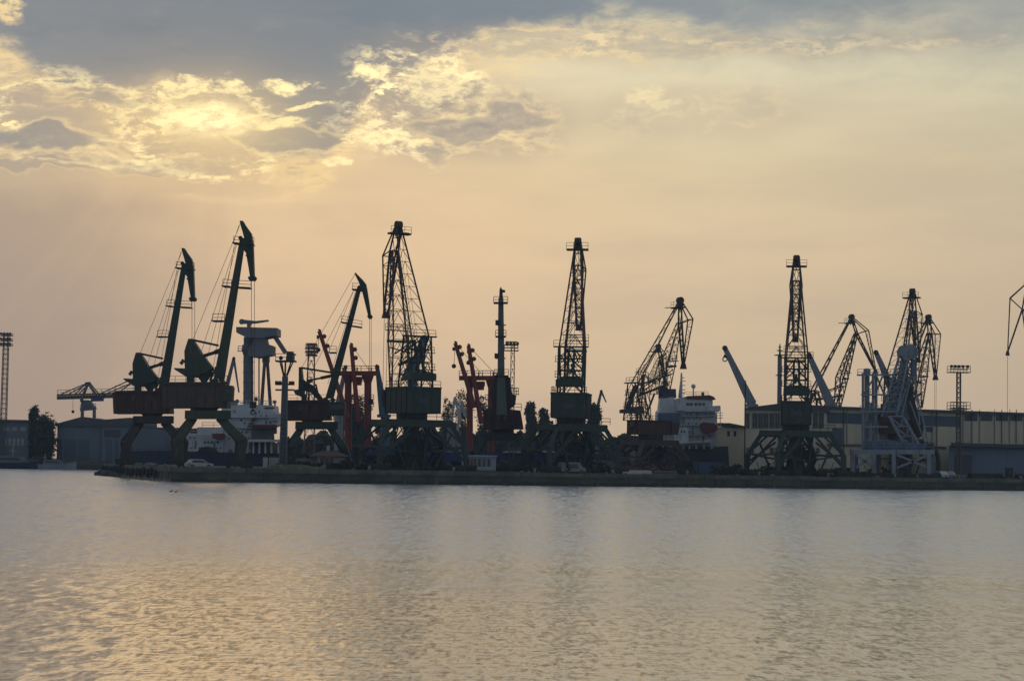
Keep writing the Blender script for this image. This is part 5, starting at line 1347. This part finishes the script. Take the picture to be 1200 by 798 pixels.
# ================================================================ QUAY DETAIL
def quay_edge():
    m_ = MB()
    L_ = 330
    for a, b_ in ((Q1, Q1 + QD * L_), (NOSE, Q1)):
        a = a.copy(); b_ = b_.copy(); d = (b_ - a).normalized(); n = Vector((d.y, -d.x, 0))
        ln = (b_ - a).length; i = 0; st = 12.0
        while i * st < ln:
            s0, s1 = i * st + .06, min(ln, (i + 1) * st) - .06
            h = random.uniform(-.05, .07)
            p, q = a + d * s0, a + d * s1
            m_.quad8([p + n * .22 + UP * (QZ - .55), q + n * .22 + UP * (QZ - .55), q - n * 1.1 + UP * (QZ - .55), p - n * 1.1 + UP * (QZ - .55)] + [v + UP * (QZ + .16 + h) for v in (p + n * .22, q + n * .22, q - n * 1.1, p - n * 1.1)])
            i += 1
    struct('quay_coping', m_, CAP)
    m_ = MB()
    for a, b_ in ((Q1, Q1 + QD * L_), (NOSE, Q1)):
        a = a.copy(); b_ = b_.copy(); d = (b_ - a).normalized(); n = Vector((d.y, -d.x, 0)); ln = (b_ - a).length; i = 0
        while i * 6 + 3 < ln:
            p = a + d * (i * 6 + 3 + random.uniform(-.5, .5)); w_ = random.uniform(.12, .4)
            m_.quad8([p + d * x + n * y + UP * -.4 for x, y in ((-w_, .12), (w_, .12), (w_, -.3), (-w_, -.3))] + [p + d * x + n * y + UP * (QZ - .56) for x, y in ((-w_, .12), (w_, .12), (w_, -.3), (-w_, -.3))]); i += 1
    struct('quay_ribs', m_, CONC)
quay_edge()
def weed_belt():
    m_ = MB()
    for a, b_ in ((Q1, Q1 + QD * 330), (NOSE, Q1)):
        d = (b_ - a).normalized(); n = Vector((d.y, -d.x, 0)); ln = (b_ - a).length; x = 0.0
        while x < ln - 1:
            w_ = random.uniform(.8, 3.2); h = random.uniform(.28, .62); x2 = min(ln, x + w_); p, q = a + d * x, a + d * (x2 - .02)
            m_.quad8([v + UP * -.3 for v in (p + n * .09, q + n * .09, q - n * .2, p - n * .2)] + [v + UP * h for v in (p + n * .05, q + n * .05, q - n * .2, p - n * .2)]); x = x2
    struct('weed_belt', m_, mat('weed_slime', (.018, .024, .014), .5, 0, (.012, .014, .010), sc=.8))
weed_belt()
def tyre(p, n, label):
    T_ = MB(); T_.torus(p, .52, .22, n, 18, 8)
    return single('fender_tyre', T_, RUBBER, label, 'tyre', 'tyre fenders on the pier end', base=p, smooth=True)
_d = (Q1 - NOSE).normalized(); _n = Vector((_d.y, -_d.x, 0)); _len = (Q1 - NOSE).length
t0_ = tyre(NOSE + _d * 2.0 + _n * .45 + UP * 1.2, _n, 'black tyre fender hung on the side of the pier end')
for i in range(1, 17):
    copy_thing(t0_, NOSE + _d * (2.0 + i * (_len * .80) / 16 + random.uniform(-.5, .5)) + _n * .45 + UP * random.uniform(1.0, 1.35))
def bollard(p, label):
    T = Thing('mooring_bollard', label, 'bollard', p, 'mooring bollards along the quay edge')
    m_ = MB(); m_.tube(p, p + UP * .5, .22, 12, .17); m_.tube(p + UP * .5, p + UP * .68, .3, 12, .26)
    T.part('post', m_, mat('bollard_paint', (.22, .21, .18), .7, 0, (.10, .09, .07), rust=.3)); m_ = MB(); m_.tube(p, p + UP * .06, .4, 12); T.part('base_plate', m_, DARK); return T.o
b0 = bollard(Q1 + QD * 3 + QN * .6 + UP * (QZ + .16), 'stubby mooring bollard on the quay coping')
for i in range(1, 13): copy_thing(b0, Q1 + QD * (3 + i * 15) + QN * .6 + UP * (QZ + .16))
# loose stones along the edge and the pier end
protos = []
for i in range(5):
    m_ = MB(); m_.ball((0, 0, 0), .5, 1.2, 1, .65, 9, 6, .16)
    o = mesh_obj('stone', m_, STONE); protos.append(o.data)
    if i: bpy.data.objects.remove(o)
    else: o_first = o
def put_stone(p, s):
    global o_first
    if o_first: o, o_first = o_first, None
    else: o = bpy.data.objects.new('stone', random.choice(protos)); COL.objects.link(o)
    o.location = p; o.scale = (s, s, s); o.rotation_euler = (0, 0, random.uniform(0, 6)); o['label'] = 'pale boulder lying loose along the edge of the quay'; o['category'] = 'stone'; o['group'] = 'loose boulders on the quay edge'
for i in range(16): put_stone(NOSE + _d * (i * _len / 15.5) - _n * random.uniform(.8, 2.4) + UP * (QZ + .32), random.uniform(.6, 1.25))
for i in range(40): put_stone(Q1 + QD * random.choice([random.uniform(0, 22), random.uniform(0, 190)]) + QN * random.uniform(1.6, 5) + UP * (QZ + .2), random.uniform(.35, .9))
# rubble where the pier end meets the water
m_ = MB()
for i in range(90):
    f_ = random.random(); p = NOSE + _d * (_len * .3 * f_ - .3) + _n * random.uniform(.2, 1.6) * (1 - f_ * .7) + UP * random.uniform(-.2, .9) * (1 - f_ * .5)
    m_.ball(p, random.uniform(.3, .75), 1.2, 1, .7, 7, 5, .18)
o = struct('rubble', m_, CONCD, 'stuff')

# vehicles
def car(px, back, label, paint, rot=0.0, L=4.2, van=False):
    b = QF(px, back); T = Thing('parked_car' if not van else 'parked_van', label, 'car' if not van else 'van', b, 'vehicles on the quay')
    c, s = math.cos(rot), math.sin(rot)
    def P(x, y, z): return b + Vector((x * c - y * s, x * s + y * c, z))
    H = 1.45 if not van else 1.95
    prof_ = [(-L / 2, .35), (-L / 2, .8), (-L * .44, .92), (-L * .33, H - .04), (-L * .12, H), (L * .12, H - .02), (L * .27, .95), (L * .46, .82), (L / 2, .6), (L / 2, .35)] if not van else [(-L / 2, .35), (-L / 2, H - .1), (-L * .46, H), (L * .25, H), (L * .36, 1.15), (L * .47, 1.0), (L / 2, .7), (L / 2, .35)]
    m_ = MB(); k = len(prof_)
    for y in (-.8, .8):
        for x, z in prof_: m_.v.append(P(x, y * (1 if z < 1 else .86), z))
    m_.f.append(tuple(range(k))); m_.f.append(tuple(reversed(range(k, 2 * k))))
    for i in range(k): j = (i + 1) % k; m_.f.append((i, k + i, k + j, j))
    bd_ = T.part('body', m_, paint)
    for y in (-1, 1):
        m_ = MB(); pts = [(-L * .32, .95), (-L * .29, H - .14), (L * .1, H - .14), (L * .22, .98)]
        m_.prism([P(x, y * (.815 - (z - .95) * .2), z) for x, z in pts], Vector((-s * .03, c * .03, 0))); T.part('window', m_, GLASS, bd_)
        for x in (-L * .31, L * .32):
            m_ = MB(); m_.tube(P(x, y * .62, .32), P(x, y * .83, .32), .32, 14); w_ = T.part('wheel', m_, RUBBER)
            m_ = MB(); m_.tube(P(x, y * .83, .32), P(x, y * .845, .32), .18, 10); T.part('rim', m_, GALV, w_)
        m_ = MB(); m_.bar(P(L / 2 - .06, y * .6, .7), P(L / 2 + .02, y * .6, .7), .3, .16); T.part('headlight', m_, OFFW)
car(233, 5, 'small pale car parked between the tall solid-jib crane legs', OFFW, .45)
car(670, 6, 'grey van parked inside the portal legs of the middle lattice crane', mat('van_grey', (.2, .21, .22), .4), .45, 4.8, True)
car(1092, 12, 'dark car with pale trim, leftmost of three beside the unloader', mat('car_dark', (.03, .035, .05), .35), .45)
car(1101, 13, 'white car, middle of three beside the unloader', WHITE, 1.9)
car(1110, 14, 'pale grey car, rightmost of three beside the unloader', mat('car_grey', (.28, .29, .3), .35), 1.9)
car(505, 22, 'blue lorry cab parked behind the tallest lattice crane legs', BLUE, .3, 5.5, True)
# booth, barge trailer, pipes
def booth():
    b = QF(1182.5, 3.5); D = b.y; T = Thing('guard_booth', 'narrow dark booth on a plinth at the quay edge by the blue shed panels', 'booth', b)
    m_ = MB(); m_.box(b, 1.9, 1.5, .5); T.part('plinth', m_, CAP)
    m_ = MB(); m_.box(b + UP * .5, 1.25, 1.1, 1.75); bo = T.part('body', m_, DARK)
    m_ = MB(); m_.box(b + UP * 2.25, 1.45, 1.3, .12); T.part('roof', m_, DARK)
    m_ = MB(); m_.box(b + UP * 1.3 + Vector((0, -.56, 0)), .6, .04, .6); T.part('window', m_, GLASS, bo)
booth()
def pallet_row(px0, px1, back, label, m1, h=.8, name='pipe_stack'):
    a, c = QF(px0, back), QF(px1, back); T = Thing(name, label, 'pipes', a, 'pipe stacks on the quay')
    d = (c - a); r = h / 5
    for row, n_ in ((0, 4), (1, 3), (2, 2)):
        for i in range(n_):
            m_ = MB(); o = QN * ((i - n_ / 2) * 2 * r) + UP * (r + row * r * 1.75); m_.tube(a + o, c + o, r, 10); T.part('pipe', m_, m1)
pallet_row(1135, 1172, 5, 'stack of dark pipes lying in front of the blue shed panels, left of the booth', DARK, 1.1)
pallet_row(1190, 1220, 5, 'stack of dark pipes right of the narrow booth, cut by the picture edge', DARK, 1.1)
pallet_row(728, 762, 4, 'low stack of pale pipes before the side-on brown crane', OFFW, .7)
pallet_row(765, 792, 5, 'low stack of grey pipes just right of the pale pipe stack', GALV, .7)
def container(px, back, label, m1, L=6.1, H=2.6, z=0):
    b = QF(px, back) + UP * z; T = Thing('shipping_container', label, 'container', b, 'containers and skips on the quay')
    m_ = MB(); m_.box(b, L, 2.4, H, QD, QN)
    for i in range(14):
        x = -L / 2 + L * (i + .5) / 14; m_.box(b + QD * x - QN * 1.22 + UP * .15, .18, .06, H - .3, QD, QN)
    T.part('body', m_, m1)
    m_ = MB()
    for sx in (-1, 1): m_.box(b + QD * (sx * (L / 2 - .06)) - QN * 1.25, .16, .1, H + .01, QD, QN)
    T.part('corner_post', m_, DARK)
container(440, 24, 'dark green container left of the tallest lattice crane legs', GREEND, 6.1)
container(462, 30, 'rust red container behind the left legs of the tallest lattice crane', RUSTY, 6.1, 2.6)
container(610, 18, 'teal container right of the white site cabin', mat('teal_box', (.05, .10, .10), .6, 0, (.035, .07, .07), rust=.2), 6.1, 2.2)
container(705, 26, 'grey container right of the middle lattice crane column', GREY, 6.1, 2.4)
container(830, 22, 'blue container below the white ship bridge', BLUE, 6.1, 2.4)
container(812, 24, 'dark container left of the blue container below the white ship', DARK, 6.1, 2.6)
container(850, 20, 'rusty open skip in front of the cream annex', RUSTY, 4.5, 1.6)
container(908, 22, 'dark skip inside the legs of the crane before the gable', DARK, 5, 1.8)
container(992, 16, 'grey-green skip left of the unloader portal', GREEN, 4, 1.8)
container(318, 24, 'pale electrical cabinet sized box left of the thick lamp post', OFFW, 2.2, 1.9)
container(395, 14, 'low dark skip beside the small beige house', DARK, 3, 1.2)
container(652, 14, 'flat rusty skip between the middle crane legs', RUSTY, 5, 1.2)

def heap(px, back, L, H, label, m1=DARK, n=70):
    b = QF(px, back); T = Thing('scrap_heap', label, 'scrap heap', b, 'heaps of scrap and gear on the quay'); m_ = MB()
    for i in range(n):
        u = random.uniform(-1, 1); v = random.uniform(-1, 1); hh = H * (1 - abs(u) ** 1.6) * random.uniform(.1, 1)
        p = b + QD * (u * L / 2) + QN * (v * 1.6) + UP * hh
        d = Vector((random.gauss(0, 1), random.gauss(0, 1), random.gauss(0, .5))).normalized(); l = random.uniform(.3, 1.7)
        m_.bar(p - d * l * .5, p + d * l * .5, random.uniform(.08, .5), random.uniform(.05, .4))
    for i in range(8): m_.ball(b + QD * random.uniform(-.42, .42) * L + UP * H * .12, H * .5, 1.4, 1, .8, 8, 5, .2)
    T.part('scrap', m_, m1)
    m_ = MB()
    for i in range(5): p = b + QD * random.uniform(-.4, .4) * L + QN * -1.2; d = Vector((random.uniform(-.5, .5), 0, 1)).normalized(); m_.tube(p, p + d * H * random.uniform(.8, 1.5), .07, 5)
    m_.bar(b - QD * L * .3 + UP * .2, b + QD * L * .3 + UP * .3, .2)
    T.part('scrap_bars', m_, BROWN)
for a in ((448, 16, 9, 2.6, 'dark scrap heap under the left side of the tallest lattice crane'), (498, 14, 10, 3.0, 'rust-brown scrap heap under the right side of the tallest lattice crane', RUSTY), (583, 20, 8, 3.2, 'dark heap inside the legs of the upright end-on crane'),
          (636, 20, 9, 2.2, 'dark low heap under the blue freighter stern, left of the middle crane'), (697, 16, 7, 2.4, 'dark heap in the right leg of the middle lattice crane'), (755, 20, 12, 2.6, 'rusty heap beneath the side-on brown crane', RUSTY), (785, 26, 10, 3.0, 'dark heap left of the containers below the white ship'),
          (350, 24, 9, 2.6, 'dark heap under the maroon-house crane'), (900, 14, 8, 2.2, 'dark heap in the left leg of the crane before the gable'), (950, 18, 9, 2.2, 'rusty heap in the right leg of the crane before the gable', RUSTY), (1030, 14, 10, 2.0, 'dark heap under the pale blue unloader')):
    heap(*a)
# ================================================================ VEGETATION
LEAF = mat('foliage_dark', (.035, .050, .025), .8, 0, (.06, .072, .035), sc=.25, amt=.8, bump=0)
LEAF2 = mat('foliage_olive', (.055, .060, .032), .8, 0, (.08, .075, .04), sc=.25, amt=.8, bump=0)
def leaves(m_, c, rx, ry, rz, n, s, hollow=.3, soft=1.0):
    k = []
    nc = max(5, int(n / 28))
    for i in range(nc):                                      # clumps
        while True:
            p = Vector((random.uniform(-1, 1), random.uniform(-1, 1), random.uniform(-1, 1)))
            if hollow < p.length < 1: break
        k.append((Vector((p.x * rx, p.y * ry, p.z * rz)), random.uniform(.16, .40) * soft))
    for i in range(n):
        cc, r_ = random.choice(k)
        p = c + cc + Vector((random.gauss(0, rx * r_ * .6), random.gauss(0, ry * r_ * .6), random.gauss(0, rz * r_ * .55)))
        a = Vector((random.gauss(0, 1), random.gauss(0, 1), random.gauss(0, 1))).normalized()
        b_ = a.cross(Vector((random.gauss(0, 1), random.gauss(0, 1), random.gauss(0, 1)))).normalized()
        q = s * random.uniform(.5, 1.2); j = len(m_.v)
        m_.v += [p - a * q * .5, p + b_ * q * .34, p + a * q * .5, p - b_ * q * .34]; m_.f.append((j, j + 1, j + 2, j + 3))
def tree(px, D, y0, y1, wpx, label, z0=1.2, n=1400, m1=None, group='trees behind the docks', ls=.8, name='tree', bare=False, hol=.25, clear=.2):
    b = G(px, D, z0); k = D / FPX; zt = Z(px, y0, D); zb = max(z0 + .5, Z(px, y1, D)); T = Thing(name, label, 'tree', b, group)
    H = zt - z0; m_ = MB(); r0 = max(.14, H * .018)
    top = Vector((b.x, D, z0 + H * .86)); m_.tube(b, b + UP * H * .4, r0, 7, r0 * .7); m_.tube(b + UP * H * .4, top, r0 * .7, 6, r0 * .15)
    rx = wpx * k / 2; cz = (zt + zb) / 2; rz = (zt - zb) / 2
    for i in range(30 if bare else 12):
        t_ = random.uniform(.2, .85); p = b + UP * H * t_; an = random.uniform(0, 6.28); l = rx * random.uniform(.5, 1.0) * (1.1 - t_ * .5)
        q = p + Vector((math.cos(an) * l, math.sin(an) * l, l * random.uniform(.6, 1.8))); q.z = min(q.z, zt)
        m_.tube(p, q, r0 * .35, 5, r0 * .1)
        if bare:
            for _ in range(5):
                e = p.lerp(q, random.uniform(.4, 1)); m_.tube(e, e + Vector((random.gauss(0, .7), random.gauss(0, .7), random.uniform(.4, 1.6))), .05, 3)
    T.part('trunk', m_, BARK)
    m_ = MB()
    if rz > rx * 1.3:
        k_ = 5
        for i in range(k_):
            f_ = (i + .5) / k_; leaves(m_, Vector((b.x + random.uniform(-.1, .1) * rx, D, zb + (zt - zb) * f_)), rx * (.95 - .35 * abs(f_ - .55)), rx * .8, rz / k_ * 2.1, int(n * .42), ls * .85, 0, 1.25)
    else:
        leaves(m_, Vector((b.x, D, cz)), rx * .8, rx * .8, rz * .82, n, ls, hol); leaves(m_, Vector((b.x, D, cz - rz * .2)), rx * .6, rx * .6, rz * .6, int(n * .4), ls, 0)
    T.part('crown', m_, m1 or LEAF)
tree(38, 492, 481, 540, 12, 'tall narrow poplar in front of the far left building', name='poplar_tree', n=2200, hol=0)
tree(52, 489, 492, 538, 24, 'broad round tree between the poplar and the gable-fronted shed', n=3000, hol=0)
tree(621, 560, 477, 515, 13, 'vase-shaped poplar standing left of the middle lattice crane', name='poplar_tree', n=3200, hol=0, m1=LEAF2)
tree(636.5, 575, 483, 520, 13, 'pointed tree just right of the vase-shaped poplar', n=2400, hol=0)
tree(646, 590, 493, 520, 9, 'small thin tree left of the middle crane house', n=500)
tree(540, 560, 464, 520, 22, 'thin-leaved tree behind the left post of the middle red masts', n=900, bare=True, ls=.7)
tree(523, 570, 472, 522, 14, 'thin-leaved tree left of the pale folded booms', n=700, bare=True, ls=.7)
tree(566, 575, 470, 522, 18, 'ragged tree between the posts of the middle red masts', n=900, bare=True, ls=.7)
tree(416, 560, 470, 530, 22, 'dark dense tree between the two left red mast posts', n=2600, hol=0)
tree(399, 550, 480, 532, 20, 'dark tree behind the cab of the maroon-house crane', n=2200, hol=0)
tree(425, 570, 487, 530, 14, 'lower ragged tree right of the left red mast posts', n=900, bare=True)
tree(696, 560, 478, 520, 16, 'bushy tree right of the middle crane, under the tiny slewing crane', n=2200, hol=.1)
tree(444, 565, 496, 530, 14, 'small tree below the blue jib near the tallest lattice crane', n=700)
tree(1104, 520, 484, 500, 14, 'tree top barely showing over the warehouse roof', n=300)
def wood():
    m_ = MB()
    D0 = 640
    for i in range(44000):
        px = random.uniform(296, 900)
        D = D0 + random.uniform(-25, 45)
        yt = 515 + 4 * math.sin(px * .045) + 3 * math.sin(px * .16 + 1) + 2 * math.sin(px * .41)
        if 690 < px < 900: yt -= 3 + (px - 690) * .03 if px < 760 else 5
        if 395 < px < 700: yt -= 9 * math.sin((px - 395) / 305 * math.pi) * (.7 + .3 * math.sin(px * .9))
        u = random.random() ** 1.5
        y = yt + u * 31
        p = W(px, y, D)
        a = Vector((random.gauss(0, 1), random.gauss(0, 1), random.gauss(0, 1))).normalized(); b_ = a.cross(Vector((random.gauss(0, 1), random.gauss(0, 1), random.gauss(0, 1)))).normalized()
        q = random.uniform(1.0, 2.6); j = len(m_.v)
        m_.v += [p - a * q * .5, p + b_ * q * .4, p + a * q * .5, p - b_ * q * .4]; m_.f.append((j, j + 1, j + 2, j + 3))
    struct('wood', m_, LEAF, 'stuff')
    m_ = MB()
    for px in range(320, 910, 14):                            # the wooded bank itself
        p = G(px, 650, 1.0); m_.ball(p, 6, 1.3, 2.6, random.uniform(.75, 1.1), 9, 6, .08)
    struct('bank', m_, EARTH)
wood()
def bush(px, back, w_, h, label, m1=LEAF, base=None):
    b = base or QF(px, back); m_ = MB(); leaves(m_, b + UP * h * .45, w_ / 2, w_ / 2.4, h * .5, int(260 + w_ * 60), .45, 0)
    single('bush', m_, m1, label, 'bush', 'bushes and weeds on the quay', base=b)
for a in ((412, 10, 4, 1.9, 'dark bush right of the small beige house'), (345, 18, 5, 1.6, 'low bush at the foot of the lamp post and grass mound'), (366, 13, 2.5, 1.7, 'round bush on the left side of the small beige house'), (515, 10, 5, 1.6, 'dark bush between the right leg of the tallest crane and the cabin'),
          (532, 14, 3, 2.0, 'dense bush touching the left side of the site cabin'), (596, 9, 4, 1.5, 'bush right of the site cabin'), (622, 7, 6, 1.3, 'long low bush in front of the blue freighter hull'), (642, 7, 4, 1.4, 'bush by the left leg of the middle lattice crane'),
          (690, 7, 4, 1.1, 'small bush right of the grey van'), (715, 6, 5, 1.5, 'bush right of the middle crane portal'), (805, 7, 5, 1.6, 'bush below the left part of the white ship bridge'), (842, 10, 4, 1.9, 'bush left of the cream annex corner'),
          (862, 9, 5, 2.1, 'taller bush in front of the cream annex'), (882, 8, 5, 1.5, 'bush by the left leg of the crane before the gable'), (975, 12, 5, 1.8, 'bush by the right leg of the crane before the gable'), (1060, 5, 5, 1.0, 'low weeds under the middle of the unloader'), (428, 9, 4, 1.3, 'low weeds by the left leg of the tallest crane'), (480, 6, 7, .9, 'flat weeds before the column of the tallest crane')):
    bush(*a)
m_ = MB(); c_ = QF(343, 9); m_.ball(c_ + UP * -.2, 1, 5.2, 2.2, 1.05, 20, 8, .04); struct('grass_mound', m_, GRASS)
m_ = MB()
for i in range(5200):
    px = random.uniform(205, 1195); p = QF(px, random.choice([random.uniform(1.3, 3), random.uniform(3, 26)]))
    if math.sin(p.x * .21) + math.sin(p.x * .07 + 2) < -.2: continue
    h = random.uniform(.1, .42); a = random.uniform(0, 6.28); j = len(m_.v)
    m_.v += [p + Vector((-.05, 0, 0)), p + Vector((.05, 0, 0)), p + Vector((math.cos(a) * .15, math.sin(a) * .15, h))]; m_.f.append((j, j + 1, j + 2))
struct('quay_grass', m_, GRASS, 'stuff')
# left shore bank and reeds
m_ = MB(); 
for i in range(40): p = Vector((-260 + i * 6.2, 487, .6)); m_.ball(p, 2.4, 2.0, .8, random.uniform(.5, .75), 9, 5, .12)
struct('bank', m_, EARTH)
# water birds
def bird(px, py, label):
    lo = ray(px, py); p = CAM + lo * (-CAMH / lo.z); m_ = MB(); m_.ball(p + UP * .05, .12, 1.5, .8, .6, 12, 8); m_.tube(p + Vector((.13, 0, .07)), p + Vector((.17, 0, .19)), .03, 8, .025); m_.ball(p + Vector((.18, 0, .2)), .04); m_.tube(p + Vector((.2, 0, .2)), p + Vector((.26, 0, .19)), .014, 5, .005)
    single('water_bird', m_, DARK, label, 'bird', 'birds on the water', base=p, smooth=True)
bird(200.5, 576, 'small dark bird on the water below the tall solid-jib crane, left of two'); bird(206, 576.6, 'small dark bird on the water below the tall solid-jib crane, right of two')

# ================================================================ HAZE
def haze():
    m_ = MB(); m_.quad8([Vector(p) for p in ((-1320, -70, -4), (1320, -70, -4), (1320, 890, -4), (-1320, 890, -4), (-1320, -70, 75), (1320, -70, 75), (1320, 890, 75), (-1320, 890, 75))])
    m = bpy.data.materials.new('evening_haze'); m.use_nodes = True; nt = m.node_tree; nt.nodes.clear()
    v = nt.nodes.new('ShaderNodeVolumePrincipled'); o = nt.nodes.new('ShaderNodeOutputMaterial'); nt.links.new(v.outputs[0], o.inputs['Volume'])
    v.inputs['Color'].default_value = (.60, .80, 1, 1); v.inputs['Density'].default_value = HAZE; v.inputs['Anisotropy'].default_value = .2
    struct('haze', m_, m, 'stuff')
HAZE = .00020
haze()
SC.cycles.volume_bounces = 0
